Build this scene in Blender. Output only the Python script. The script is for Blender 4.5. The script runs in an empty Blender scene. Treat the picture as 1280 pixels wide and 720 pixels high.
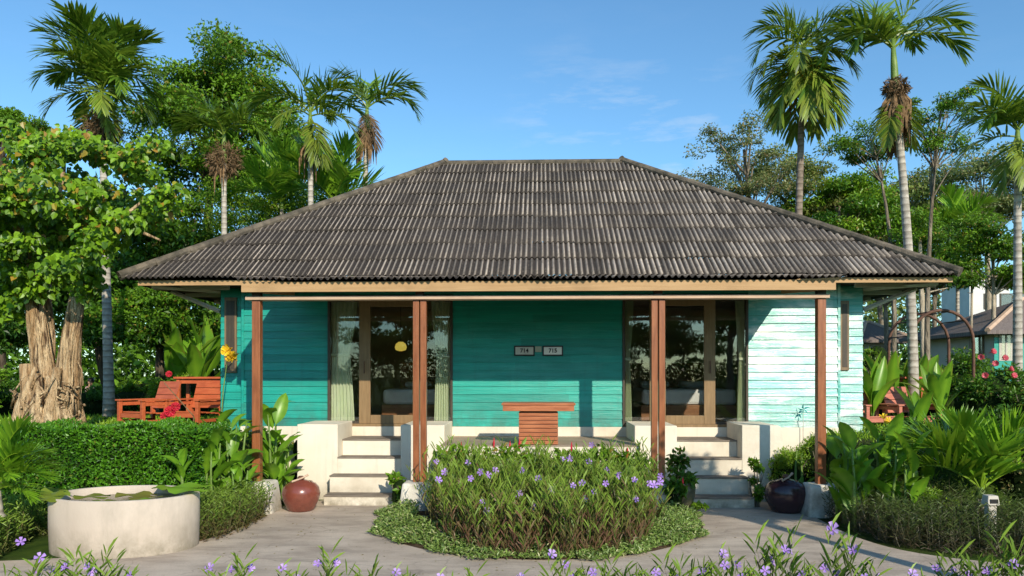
import bpy, math, random
import numpy as np
from mathutils import Vector, Matrix
random.seed(7); RNG = np.random.default_rng(7)
R = math.radians
scene = bpy.context.scene
COL = scene.collection

# ------------------------------------------------------------------ camera maths
CAM = np.array([0.0, 0.0, 2.08]); YAW = R(-1.97); F = 930.0; HZ = 468.0
FW = np.array([math.sin(YAW), math.cos(YAW), 0.0]); RT = np.array([math.cos(YAW), -math.sin(YAW), 0.0])
def ray(px, py): return FW + RT * ((px - 640) / F) + np.array([0, 0, (HZ - py) / F])
def P(px, py, Y):
    d = ray(px, py); return CAM + d * ((Y - CAM[1]) / d[1])
def G(px, py, z=0.0):
    d = ray(px, py); return CAM + d * ((z - CAM[2]) / d[2])
def X(px, Y): return float(P(px, HZ, Y)[0])

# ------------------------------------------------------------------ node helpers
def newmat(name):
    m = bpy.data.materials.new(name); m.use_nodes = True
    nt = m.node_tree; nt.nodes.clear()
    out = nt.nodes.new('ShaderNodeOutputMaterial')
    return m, nt, out
def N(nt, t, **kw):
    n = nt.nodes.new(t)
    for k, v in kw.items():
        if k in n.inputs.keys(): n.inputs[k].default_value = v
        else: setattr(n, k, v)
    return n
def L(nt, a, b): nt.links.new(a, b)
def mixc(nt, fac, a, b, mode='MIX'):
    n = nt.nodes.new('ShaderNodeMix'); n.data_type = 'RGBA'; n.blend_type = mode
    for s, v in ((0, fac), (6, a), (7, b)):
        if isinstance(v, bpy.types.NodeSocket): L(nt, v, n.inputs[s])
        else: n.inputs[s].default_value = v if s == 0 else (*v, 1) if len(v) == 3 else v
    return n.outputs[2]
def mth(nt, op, a, b=0.0, clamp=False):
    n = nt.nodes.new('ShaderNodeMath'); n.operation = op; n.use_clamp = clamp
    for i, v in enumerate((a, b)):
        if isinstance(v, bpy.types.NodeSocket): L(nt, v, n.inputs[i])
        else: n.inputs[i].default_value = v
    return n.outputs[0]
def coords(nt, scale=(1, 1, 1), kind='Object'):
    tc = nt.nodes.new('ShaderNodeTexCoord'); mp = nt.nodes.new('ShaderNodeMapping')
    mp.inputs['Scale'].default_value = scale; L(nt, tc.outputs[kind], mp.inputs['Vector'])
    return mp.outputs[0]
def noise(nt, vec, scale=5, detail=4, rough=0.55, lo=0.35, hi=0.65):
    n = N(nt, 'ShaderNodeTexNoise'); n.inputs['Scale'].default_value = scale
    n.inputs['Detail'].default_value = detail; n.inputs['Roughness'].default_value = rough
    L(nt, vec, n.inputs['Vector'])
    r = N(nt, 'ShaderNodeMapRange'); L(nt, n.outputs[0], r.inputs[0])
    r.inputs[1].default_value = lo; r.inputs[2].default_value = hi
    return r.outputs[0]
def attr(nt, name='tint'):
    a = nt.nodes.new('ShaderNodeAttribute'); a.attribute_name = name
    s = nt.nodes.new('ShaderNodeSeparateColor'); L(nt, a.outputs['Color'], s.inputs[0])
    return s.outputs[0], s.outputs[1], s.outputs[2]
def bump(nt, h, strength=0.3, dist=0.02):
    b = nt.nodes.new('ShaderNodeBump'); b.inputs['Strength'].default_value = strength
    b.inputs['Distance'].default_value = dist; L(nt, h, b.inputs['Height']); return b.outputs[0]
def principled(nt, out, col, rough=0.6, spec=0.4, normal=None, metal=0.0, coat=0.0):
    p = nt.nodes.new('ShaderNodeBsdfPrincipled')
    if isinstance(col, bpy.types.NodeSocket): L(nt, col, p.inputs['Base Color'])
    else: p.inputs['Base Color'].default_value = (*col, 1)
    if isinstance(rough, bpy.types.NodeSocket): L(nt, rough, p.inputs['Roughness'])
    else: p.inputs['Roughness'].default_value = rough
    p.inputs['Specular IOR Level'].default_value = spec; p.inputs['Metallic'].default_value = metal
    p.inputs['Coat Weight'].default_value = coat
    if normal is not None: L(nt, normal, p.inputs['Normal'])
    L(nt, p.outputs[0], out.inputs[0]); return p

def leaf_mat(name, dark, light, brown=(0.16, 0.09, 0.03), trans=0.3, rough=0.42, spec=0.45, tcol=None):
    m, nt, out = newmat(name)
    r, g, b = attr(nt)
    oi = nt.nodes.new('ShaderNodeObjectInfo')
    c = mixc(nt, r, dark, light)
    c = mixc(nt, g, c, brown)
    v = mth(nt, 'MULTIPLY_ADD', oi.outputs['Random'], 0.3); nt.nodes[-1].inputs[2].default_value = 0.85
    hs = nt.nodes.new('ShaderNodeHueSaturation'); L(nt, c, hs.inputs['Color']); L(nt, v, hs.inputs['Value'])
    p = principled(nt, out, hs.outputs[0], rough, spec)
    tr = nt.nodes.new('ShaderNodeBsdfTranslucent')
    tc = mixc(nt, 0.55, hs.outputs[0], tcol or (0.30, 0.42, 0.03)); L(nt, tc, tr.inputs[0])
    mx = nt.nodes.new('ShaderNodeMixShader'); mx.inputs[0].default_value = trans
    L(nt, p.outputs[0], mx.inputs[1]); L(nt, tr.outputs[0], mx.inputs[2]); L(nt, mx.outputs[0], out.inputs[0])
    return m
def noisy_mat(name, c1, c2, scale=3, rough=0.7, spec=0.3, stretch=(1, 1, 1), c3=None, s3=0.7, bmp=0.2, bs=30, bdist=0.01, f3=(0.5, 0.75), usetint=False, grime=None):
    m, nt, out = newmat(name)
    v = coords(nt, stretch)
    c = mixc(nt, noise(nt, v, scale), c1, c2)
    if c3: c = mixc(nt, noise(nt, v, s3, 6, 0.65, *f3), c, c3)
    if grime:
        vv_ = coords(nt); sx = nt.nodes.new('ShaderNodeSeparateXYZ'); L(nt, vv_, sx.inputs[0]); gr = N(nt, 'ShaderNodeMapRange'); L(nt, sx.outputs[2], gr.inputs[0]); gr.inputs[1].default_value = grime; gr.inputs[2].default_value = 0.0
        c = mixc(nt, mth(nt, 'MULTIPLY', gr.outputs[0], noise(nt, vv_, 5, 7, .7, .3, .62)), c, (0.24, 0.21, 0.15))
        c = mixc(nt, mth(nt, 'MULTIPLY', noise(nt, coords(nt, (7, 7, .5)), 1.5, 5, .6, .55, .8), .25), c, (0.36, 0.31, 0.23))
    if usetint:
        r, g, b = attr(nt); c = mixc(nt, 1.0, c, mixc(nt, r, (0.55, 0.55, 0.55), (1.25, 1.25, 1.25)), 'MULTIPLY')
    principled(nt, out, c, rough, spec, bump(nt, noise(nt, v, bs, 4, 0.6, 0.3, 0.7), bmp, bdist))
    return m

M = {}
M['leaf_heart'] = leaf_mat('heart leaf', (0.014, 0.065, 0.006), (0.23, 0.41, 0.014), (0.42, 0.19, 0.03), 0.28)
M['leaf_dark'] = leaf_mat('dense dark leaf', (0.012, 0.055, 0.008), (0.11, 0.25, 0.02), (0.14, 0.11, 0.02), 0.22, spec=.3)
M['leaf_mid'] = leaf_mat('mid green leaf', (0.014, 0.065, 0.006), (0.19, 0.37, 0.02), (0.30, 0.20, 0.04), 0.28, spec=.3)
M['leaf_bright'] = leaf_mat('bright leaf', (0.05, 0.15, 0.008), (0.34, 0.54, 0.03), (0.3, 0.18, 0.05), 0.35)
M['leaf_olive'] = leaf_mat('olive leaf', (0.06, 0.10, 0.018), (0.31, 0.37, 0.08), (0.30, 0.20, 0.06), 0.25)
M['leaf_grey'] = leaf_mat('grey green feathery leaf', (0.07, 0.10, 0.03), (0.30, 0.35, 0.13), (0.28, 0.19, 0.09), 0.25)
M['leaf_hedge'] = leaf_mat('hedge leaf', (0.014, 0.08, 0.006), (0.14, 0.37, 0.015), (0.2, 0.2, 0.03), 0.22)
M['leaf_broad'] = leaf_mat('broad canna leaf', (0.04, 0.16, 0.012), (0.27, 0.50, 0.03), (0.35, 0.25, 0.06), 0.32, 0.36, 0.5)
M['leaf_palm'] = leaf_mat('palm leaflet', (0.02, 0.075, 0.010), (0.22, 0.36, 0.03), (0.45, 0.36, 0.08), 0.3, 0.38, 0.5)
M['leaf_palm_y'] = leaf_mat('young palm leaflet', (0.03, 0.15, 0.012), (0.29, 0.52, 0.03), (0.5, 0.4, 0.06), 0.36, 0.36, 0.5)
M['leaf_ruellia'] = leaf_mat('narrow ruellia leaf', (0.025, 0.075, 0.012), (0.24, 0.37, 0.05), (0.19, 0.10, 0.065), 0.2, spec=.3)
M['leaf_cover'] = leaf_mat('ground cover leaf', (0.05, 0.12, 0.02), (0.30, 0.42, 0.10), (0.5, 0.5, 0.25), 0.2)
M['petal'] = leaf_mat('purple petal', (0.36, 0.20, 0.66), (0.66, 0.46, 0.92), (0.75, 0.3, 0.75), 0.3, 0.6, 0.2, (0.5, 0.3, 0.9))
M['petal_pink'] = leaf_mat('pink petal', (0.55, 0.05, 0.10), (0.85, 0.25, 0.28), (0.8, 0.1, 0.1), 0.25, 0.6, 0.2, (0.9, 0.2, 0.2))
M['petal_yellow'] = leaf_mat('yellow petal', (0.75, 0.42, 0.02), (0.95, 0.75, 0.05), (0.8, 0.3, 0.02), 0.25, 0.6, 0.2, (0.9, 0.6, 0.05))
M['petal_red'] = leaf_mat('red petal', (0.45, 0.01, 0.03), (0.75, 0.05, 0.08), (0.5, 0.02, 0.02), 0.2, 0.5, 0.3, (0.8, 0.1, 0.1))
M['leaf_dry'] = leaf_mat('dead palm leaflet', (0.05, 0.034, 0.02), (0.14, 0.09, 0.05), (0.17, 0.11, 0.06), 0.12, .7, .15, (0.3, 0.2, 0.08))
M['dry'] = noisy_mat('dry palm fibre', (0.10, 0.06, 0.03), (0.30, 0.19, 0.10), 12, 0.9, 0.1)
M['green_stem'] = noisy_mat('green stem', (0.10, 0.18, 0.03), (0.18, 0.27, 0.06), 8, 0.5, 0.4)
M['bark'] = noisy_mat('grey bark', (0.14, 0.11, 0.08), (0.32, 0.27, 0.20), 9, 0.9, 0.15, (1, 1, .25), (0.10, 0.07, 0.045), 3, 0.9, 16, 0.04)
M['bark_pale'] = noisy_mat('pale bark', (0.34, 0.28, 0.20), (0.55, 0.46, 0.34), 7, 0.9, 0.15, (1, 1, .3), (0.22, 0.16, 0.10), 3, 0.7, 16, 0.03)
M['bark_dark'] = noisy_mat('dark bark', (0.05, 0.038, 0.025), (0.13, 0.10, 0.07), 9, 0.95, 0.1, (1, 1, .3), None, 1, .6, 20, 0.03)
M['bark_stump'] = noisy_mat('root bark', (0.40, 0.245, 0.12), (0.80, 0.60, 0.36), 11, 0.85, 0.15, (1, 1, .12), (0.12, 0.07, 0.04), 9, 1.0, 30, 0.05, (0.52, 0.62))
def ring_bark(name, c1, c2, ringc, zs):
    m, nt, out = newmat(name)
    v = coords(nt); c = mixc(nt, noise(nt, v, 8), c1, c2)
    w = N(nt, 'ShaderNodeTexWave'); w.bands_direction = 'Z'; w.inputs['Scale'].default_value = zs
    w.inputs['Distortion'].default_value = 1.2; w.inputs['Detail Scale'].default_value = 3; L(nt, v, w.inputs[0])
    f = N(nt, 'ShaderNodeMapRange'); L(nt, w.outputs[1], f.inputs[0]); f.inputs[1].default_value = 0.75; f.inputs[2].default_value = 0.95
    c = mixc(nt, mth(nt, 'MULTIPLY', f.outputs[0], 0.55), c, ringc)
    principled(nt, out, c, 0.85, 0.2, bump(nt, w.outputs[1], 0.5, 0.02)); return m
M['bark_palm'] = ring_bark('ringed palm bark', (0.34, 0.30, 0.25), (0.52, 0.47, 0.40), (0.16, 0.13, 0.10), 2.2)
M['bark_palm_dark'] = ring_bark('brown ringed palm bark', (0.17, 0.13, 0.10), (0.30, 0.24, 0.19), (0.08, 0.06, 0.04), 2.2)

def siding(name, c1, c2, wear_glare, wear_glare_amt, rough=0.34, spec=0.5):
    m, nt, out = newmat(name)
    v = coords(nt, (1, 1, 1)); vs = coords(nt, (0.35, 1, 5))
    r, g, b = attr(nt)
    c = mixc(nt, noise(nt, vs, 3.0, 5, 0.6, 0.3, 0.7), c1, c2)
    c = mixc(nt, 1.0, c, mixc(nt, r, (0.80, 0.80, 0.80), (1.16, 1.16, 1.16)), 'MULTIPLY')
    f = noise(nt, coords(nt, (0.6, 1, 2.2)), 1.7, 7, 0.62, 0.44 if wear_glare_amt > .9 else .5, 0.62 if wear_glare_amt > .9 else .66)
    c = mixc(nt, mth(nt, 'MULTIPLY', f, wear_glare_amt), c, wear_glare)  # pale patches: slight wear on plain teal, painted sun glare on the right wall
    st = noise(nt, coords(nt, (7, 1, 0.5)), 2.0, 5, 0.6, 0.55, 0.8)
    c = mixc(nt, mth(nt, 'MULTIPLY', st, 0.22), c, (0.02, 0.09, 0.085))
    sx = nt.nodes.new('ShaderNodeSeparateXYZ'); L(nt, v, sx.inputs[0]); gr = N(nt, 'ShaderNodeMapRange'); L(nt, sx.outputs[2], gr.inputs[0]); gr.inputs[1].default_value = 1.65; gr.inputs[2].default_value = 1.1
    c = mixc(nt, mth(nt, 'MULTIPLY', gr.outputs[0], noise(nt, v, 4, 6, .7, .35, .7)), c, (0.05, 0.13, 0.10))
    rg = mth(nt, 'MULTIPLY_ADD', noise(nt, vs, 5, 4), 0.14); nt.nodes[-1].inputs[2].default_value = rough
    principled(nt, out, c, rg, spec, bump(nt, noise(nt, vs, 9, 5, 0.65, 0.3, 0.7), 0.25, 0.01))
    return m
M['teal'] = siding('teal painted siding', (0.005, 0.26, 0.20), (0.010, 0.37, 0.29), (0.10, 0.46, 0.37), 0.22)
M['teal_glare'] = siding('teal siding with painted glare', (0.03, 0.38, 0.32), (0.22, 0.56, 0.50), (0.78, 0.82, 0.77), .9, 0.28, 0.65)  # whitish patches put the sun glare on glossy paint into the base colour
M['cream'] = noisy_mat('cream painted plaster', (0.70, 0.63, 0.50), (0.80, 0.73, 0.60), 1.5, 0.8, 0.25, (1, 1, 1), (0.52, 0.44, 0.33), 1.1, 0.25, 50, 0.004, (0.5, 0.8), grime=.3)
M['plinth'] = noisy_mat('white washed plinth', (0.60, 0.56, 0.48), (0.76, 0.72, 0.62), 4, 0.85, 0.2, (1, 1, 1), (0.34, 0.31, 0.26), 3, 0.4, 40, 0.006, (0.52, 0.75), grime=.4)
M['planter'] = noisy_mat('weathered planter plaster', (0.50, 0.42, 0.34), (0.60, 0.51, 0.42), 1.2, 0.8, 0.2, (1, 1, .5), (0.36, 0.31, 0.25), 1.6, 0.25, 45, 0.004, (0.5, 0.8), grime=.35)
M['tread'] = noisy_mat('grey step tread', (0.17, 0.14, 0.11), (0.25, 0.21, 0.17), 5, 0.8, 0.2)
def concrete():
    m, nt, out = newmat('path concrete')
    v = coords(nt)
    c = mixc(nt, noise(nt, v, 1.4, 6, 0.6), (0.45, 0.365, 0.285), (0.58, 0.485, 0.385))
    c = mixc(nt, mth(nt, 'MULTIPLY', noise(nt, coords(nt, (0.6, 2.2, 1)), 1.6, 7, 0.7, 0.45, 0.68), 0.7), c, (0.25, 0.205, 0.165))
    c = mixc(nt, mth(nt, 'MULTIPLY', noise(nt, v, 60, 3, 0.6, 0.5, 0.8), 0.35), c, (0.22, 0.2, 0.17))
    vo = N(nt, 'ShaderNodeTexVoronoi'); vo.feature = 'DISTANCE_TO_EDGE'; vo.inputs['Scale'].default_value = 0.45
    dn = N(nt, 'ShaderNodeTexNoise'); dn.inputs['Scale'].default_value = 3; L(nt, v, dn.inputs[0])
    vv = N(nt, 'ShaderNodeVectorMath'); vv.operation = 'MULTIPLY_ADD'; L(nt, dn.outputs[1], vv.inputs[0]); vv.inputs[1].default_value = (.35, .35, .35); L(nt, v, vv.inputs[2])
    L(nt, vv.outputs[0], vo.inputs[0])
    cr = N(nt, 'ShaderNodeMapRange'); L(nt, vo.outputs[0], cr.inputs[0]); cr.inputs[1].default_value = 0.0; cr.inputs[2].default_value = 0.006; cr.inputs[3].default_value = 1; cr.inputs[4].default_value = 0
    c = mixc(nt, mth(nt, 'MULTIPLY', cr.outputs[0], 0.3), c, (0.12, 0.10, 0.085))
    principled(nt, out, c, 0.8, 0.25, bump(nt, noise(nt, v, 35, 6, 0.7, 0.3, 0.7), 0.35, 0.01)); return m
M['concrete'] = concrete()
def wood(name, c1, c2, rough=0.4, spec=0.45, scale=(6, 6, 0.6), coat=0.0):
    m, nt, out = newmat(name)
    v = coords(nt, scale)
    c = mixc(nt, noise(nt, v, 4, 6, 0.65, 0.3, 0.7), c1, c2)
    c = mixc(nt, mth(nt, 'MULTIPLY', noise(nt, coords(nt), 2.5, 4, 0.6, 0.5, 0.8), 0.4), c, tuple(x * 0.45 for x in c1))
    principled(nt, out, c, rough, spec, bump(nt, noise(nt, v, 10, 5, 0.6, 0.3, 0.7), 0.2, 0.005), coat=coat); return m
M['post'] = wood('varnished red brown post', (0.20, 0.062, 0.022), (0.36, 0.13, 0.05), 0.35, 0.5)
M['beam'] = wood('pale beam', (0.50, 0.33, 0.22), (0.60, 0.43, 0.31), 0.6, 0.3, (0.6, 6, 6))
M['fascia'] = wood('tan fascia board', (0.40, 0.24, 0.11), (0.50, 0.32, 0.16), 0.6, 0.3, (0.3, 6, 6))
M['frame'] = wood('tan door frame', (0.20, 0.125, 0.055), (0.30, 0.19, 0.09), 0.5, 0.4)
M['darkframe'] = wood('dark window frame', (0.045, 0.035, 0.025), (0.08, 0.06, 0.04), 0.5, 0.4)
M['browntrim'] = wood('brown window trim', (0.17, 0.11, 0.06), (0.25, 0.17, 0.09), 0.5, 0.4)
M['rafter'] = wood('pale painted rafter', (0.50, 0.45, 0.38), (0.62, 0.56, 0.48), 0.6, 0.3, (0.6, 6, 6))
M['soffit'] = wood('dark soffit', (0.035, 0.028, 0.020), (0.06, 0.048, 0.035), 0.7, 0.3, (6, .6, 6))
M['redwood'] = wood('red orange stained wood', (0.42, 0.085, 0.030), (0.58, 0.15, 0.055), 0.42, 0.45, (0.8, 6, 6))
M['tablewood'] = wood('reddish table wood', (0.30, 0.085, 0.032), (0.52, 0.19, 0.08), 0.38, 0.5, (0.8, 6, 8))
M['redfade'] = wood('faded red wood', (0.42, 0.13, 0.085), (0.58, 0.22, 0.15), 0.6, 0.3, (0.8, 6, 6))
M['leaf_border'] = leaf_mat('dark border leaf', (0.018, 0.035, 0.010), (0.11, 0.16, 0.035), (0.12, 0.085, 0.06), 0.12)
M['bedwood'] = wood('brown bed wood', (0.22, 0.09, 0.035), (0.34, 0.15, 0.06), 0.45, 0.4, (0.8, 6, 6))
M['linen'] = noisy_mat('white bed linen', (0.75, 0.74, 0.72), (0.84, 0.83, 0.81), 5, 0.9, 0.1)
M['pillow'] = noisy_mat('pillow cotton', (0.70, 0.66, 0.60), (0.80, 0.77, 0.70), 5, 0.9, 0.1)
M['roomwall'] = noisy_mat('room wall', (0.45, 0.36, 0.25), (0.52, 0.43, 0.31), 2, 0.9, 0.1)
M['roomfloor'] = wood('room floor', (0.16, 0.09, 0.05), (0.24, 0.14, 0.08), 0.35, 0.5, (0.8, 6, 6))
M['terracefloor'] = noisy_mat('terrace floor', (0.32, 0.24, 0.17), (0.42, 0.32, 0.24), 3, 0.6, 0.35)
M['potbrown'] = noisy_mat('glazed brown pot', (0.17, 0.045, 0.03), (0.24, 0.07, 0.045), 3, 0.22, 0.6, (1, 1, 1), (0.09, 0.03, 0.02), 2, 0.08, 12)
M['potdark'] = noisy_mat('glazed dark pot', (0.035, 0.016, 0.02), (0.065, 0.03, 0.035), 3, 0.2, 0.6, (1, 1, 1), None, 2, 0.08, 12)
M['potgreen'] = noisy_mat('glazed olive pot', (0.06, 0.06, 0.035), (0.10, 0.10, 0.06), 3, 0.25, 0.6)
M['metal_rust'] = noisy_mat('rusty iron arch', (0.09, 0.045, 0.03), (0.16, 0.08, 0.05), 9, 0.7, 0.3)
M['black'] = noisy_mat('black edging', (0.012, 0.012, 0.012), (0.02, 0.02, 0.02), 5, 0.5, 0.4)
M['plate'] = noisy_mat('number plate', (0.80, 0.77, 0.68), (0.88, 0.85, 0.76), 12, 0.5, 0.4)
M['plate_grey'] = noisy_mat('grey number plate', (0.36, 0.36, 0.28), (0.44, 0.43, 0.34), 12, 0.5, 0.4)
M['box'] = noisy_mat('switch cover', (0.36, 0.40, 0.30), (0.42, 0.46, 0.35), 12, 0.6, 0.3)
M['water'] = noisy_mat('dark planter water', (0.02, 0.03, 0.01), (0.04, 0.035, 0.015), 6, 0.06, 0.6)
M['soil'] = noisy_mat('garden soil', (0.045, 0.03, 0.018), (0.09, 0.06, 0.035), 9, 0.95, 0.1, bmp=0.8)
M['core'] = noisy_mat('painted inner shade', (0.010, 0.02, 0.006), (0.022, 0.04, 0.010), 12, 0.95, 0.05, bmp=.8)  # near-black fill: the shade inside the foliage put into its colour
M['farwall'] = noisy_mat('pale far wall', (0.56, 0.50, 0.40), (0.64, 0.57, 0.47), 1.5, 0.85, 0.2)
M['farwhite'] = noisy_mat('white far wall', (0.66, 0.65, 0.62), (0.74, 0.72, 0.69), 1.5, 0.85, 0.2)
M['farroof'] = noisy_mat('grey brown far roof', (0.15, 0.12, 0.11), (0.24, 0.20, 0.18), 3, 0.9, 0.15, (9, 9, .6))
M['road'] = noisy_mat('road', (0.20, 0.20, 0.20), (0.28, 0.28, 0.27), 3, 0.85, 0.2)
M['rope'] = noisy_mat('whitewashed lamp', (0.45, 0.42, 0.36), (0.55, 0.51, 0.44), 4, 0.7, 0.3)
M['skin'] = noisy_mat('skin', (0.42, 0.24, 0.15), (0.5, 0.3, 0.2), 8, 0.6, 0.3)
M['hair'] = noisy_mat('black hair', (0.012, 0.01, 0.009), (0.03, 0.025, 0.02), 30, 0.5, 0.4)
M['shirt_red'] = noisy_mat('red shirt', (0.55, 0.03, 0.02), (0.65, 0.05, 0.03), 8, 0.85, 0.1)
M['shirt_pattern'] = noisy_mat('patterned shirt', (0.45, 0.06, 0.10), (0.75, 0.72, 0.70), 28, 0.85, 0.1)
M['trousers'] = noisy_mat('dark trousers', (0.02, 0.02, 0.03), (0.04, 0.04, 0.05), 8, 0.85, 0.1)
M['trousers_blue'] = noisy_mat('blue trousers', (0.07, 0.10, 0.22), (0.12, 0.15, 0.3), 8, 0.85, 0.1)
M['plate_grey'] = noisy_mat('grey number plate', (0.50, 0.50, 0.42), (0.60, 0.59, 0.50), 12, 0.5, 0.4)
M['tealstar'] = noisy_mat('teal pinwheel', (0.01, 0.22, 0.22), (0.02, 0.3, 0.3), 8, 0.5, 0.4)

def curtain_mat():
    m, nt, out = newmat('sage green curtain')
    c = mixc(nt, noise(nt, coords(nt, (1, 1, .2)), 9), (0.70, 0.78, 0.52), (0.82, 0.88, 0.66))
    p = principled(nt, out, c, 0.85, 0.1)
    tr = nt.nodes.new('ShaderNodeBsdfTranslucent'); L(nt, c, tr.inputs[0])
    mx = nt.nodes.new('ShaderNodeMixShader'); mx.inputs[0].default_value = 0.25
    L(nt, p.outputs[0], mx.inputs[1]); L(nt, tr.outputs[0], mx.inputs[2]); L(nt, mx.outputs[0], out.inputs[0]); return m
M['curtain'] = curtain_mat()
def glass_mat():
    m, nt, out = newmat('window glass')
    tr = nt.nodes.new('ShaderNodeBsdfTransparent'); tr.inputs[0].default_value = (0.93, 0.94, 0.93, 1)
    gl = nt.nodes.new('ShaderNodeBsdfGlossy'); gl.inputs['Roughness'].default_value = 0.015; gl.inputs['Color'].default_value = (.95, .97, .95, 1)
    nz = noise(nt, coords(nt), 1.3, 2, 0.4, 0.2, 0.8)
    L(nt, bump(nt, nz, 0.06, 0.02), gl.inputs['Normal'])
    fr = nt.nodes.new('ShaderNodeFresnel'); fr.inputs[0].default_value = 1.52
    f = mth(nt, 'MULTIPLY_ADD', fr.outputs[0], 0.65); nt.nodes[-1].inputs[2].default_value = 0.04; nt.nodes[-1].use_clamp = True
    mx = nt.nodes.new('ShaderNodeMixShader'); L(nt, f, mx.inputs[0]); L(nt, tr.outputs[0], mx.inputs[1]); L(nt, gl.outputs[0], mx.inputs[2])
    L(nt, mx.outputs[0], out.inputs[0]); return m
M['glass'] = glass_mat()
def lamp_mat():
    m, nt, out = newmat('glowing lamp shade')
    c = mixc(nt, noise(nt, coords(nt), 6), (0.75, 0.55, 0.08), (0.85, 0.65, 0.12))
    p = principled(nt, out, c, 0.8, 0.1); L(nt, c, p.inputs['Emission Color']); p.inputs['Emission Strength'].default_value = .7; return m
M['lampshade'] = lamp_mat()
def roof_mat():
    m, nt, out = newmat('weathered corrugated cement sheet')
    r, g, b = attr(nt)          # r: crest wear, g: per sheet tone
    v = coords(nt, (1, 1, 1)); 
    c = mixc(nt, r, (0.028, 0.024, 0.022), (0.66, 0.56, 0.46))
    big = noise(nt, coords(nt, (0.5, 1, 1)), 0.55, 5, 0.6, 0.38, 0.62)
    c = mixc(nt, mth(nt, 'MULTIPLY', big, 0.5), c, (0.07, 0.060, 0.056))
    c = mixc(nt, 1.0, c, mixc(nt, g, (0.84, 0.83, 0.82), (1.18, 1.15, 1.12)), 'MULTIPLY')
    stk = noise(nt, coords(nt, (9, .5, .5)), 1.2, 5, .6, .5, .7)
    c = mixc(nt, mth(nt, 'MULTIPLY', stk, 0.55), c, (0.035, 0.032, 0.030))
    sp = noise(nt, v, 16, 6, 0.75, 0.52, 0.64)
    c = mixc(nt, mth(nt, 'MULTIPLY', sp, 0.55), c, (0.02, 0.018, 0.017))
    li = noise(nt, v, 28, 4, 0.7, 0.62, 0.7)
    c = mixc(nt, mth(nt, 'MULTIPLY', li, 0.6), c, (0.45, 0.40, 0.33))
    c = mixc(nt, mth(nt, 'MULTIPLY', b, 0.8), c, (0.36, 0.28, 0.20))
    principled(nt, out, c, 0.88, 0.2, bump(nt, noise(nt, v, 40, 5, 0.7, 0.3, 0.7), 0.5, 0.01)); return m
M['roof'] = roof_mat()
M['ridge'] = noisy_mat('mossy ridge cap', (0.075, 0.065, 0.052), (0.19, 0.155, 0.115), 5, 0.9, 0.15, (1, 1, 1), (0.04, 0.038, 0.028), 2, 0.6, 30)
def ground_mat():
    m, nt, out = newmat('lawn ground')
    v = coords(nt)
    c = mixc(nt, noise(nt, v, 3, 5), (0.035, 0.075, 0.012), (0.085, 0.14, 0.02))
    c = mixc(nt, noise(nt, v, 0.5, 5, 0.6, 0.5, 0.7), c, (0.07, 0.055, 0.03))
    principled(nt, out, c, 0.95, 0.1, bump(nt, noise(nt, v, 25, 5, 0.7, 0.3, 0.7), 0.8, 0.05)); return m
M['ground'] = ground_mat()

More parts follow.
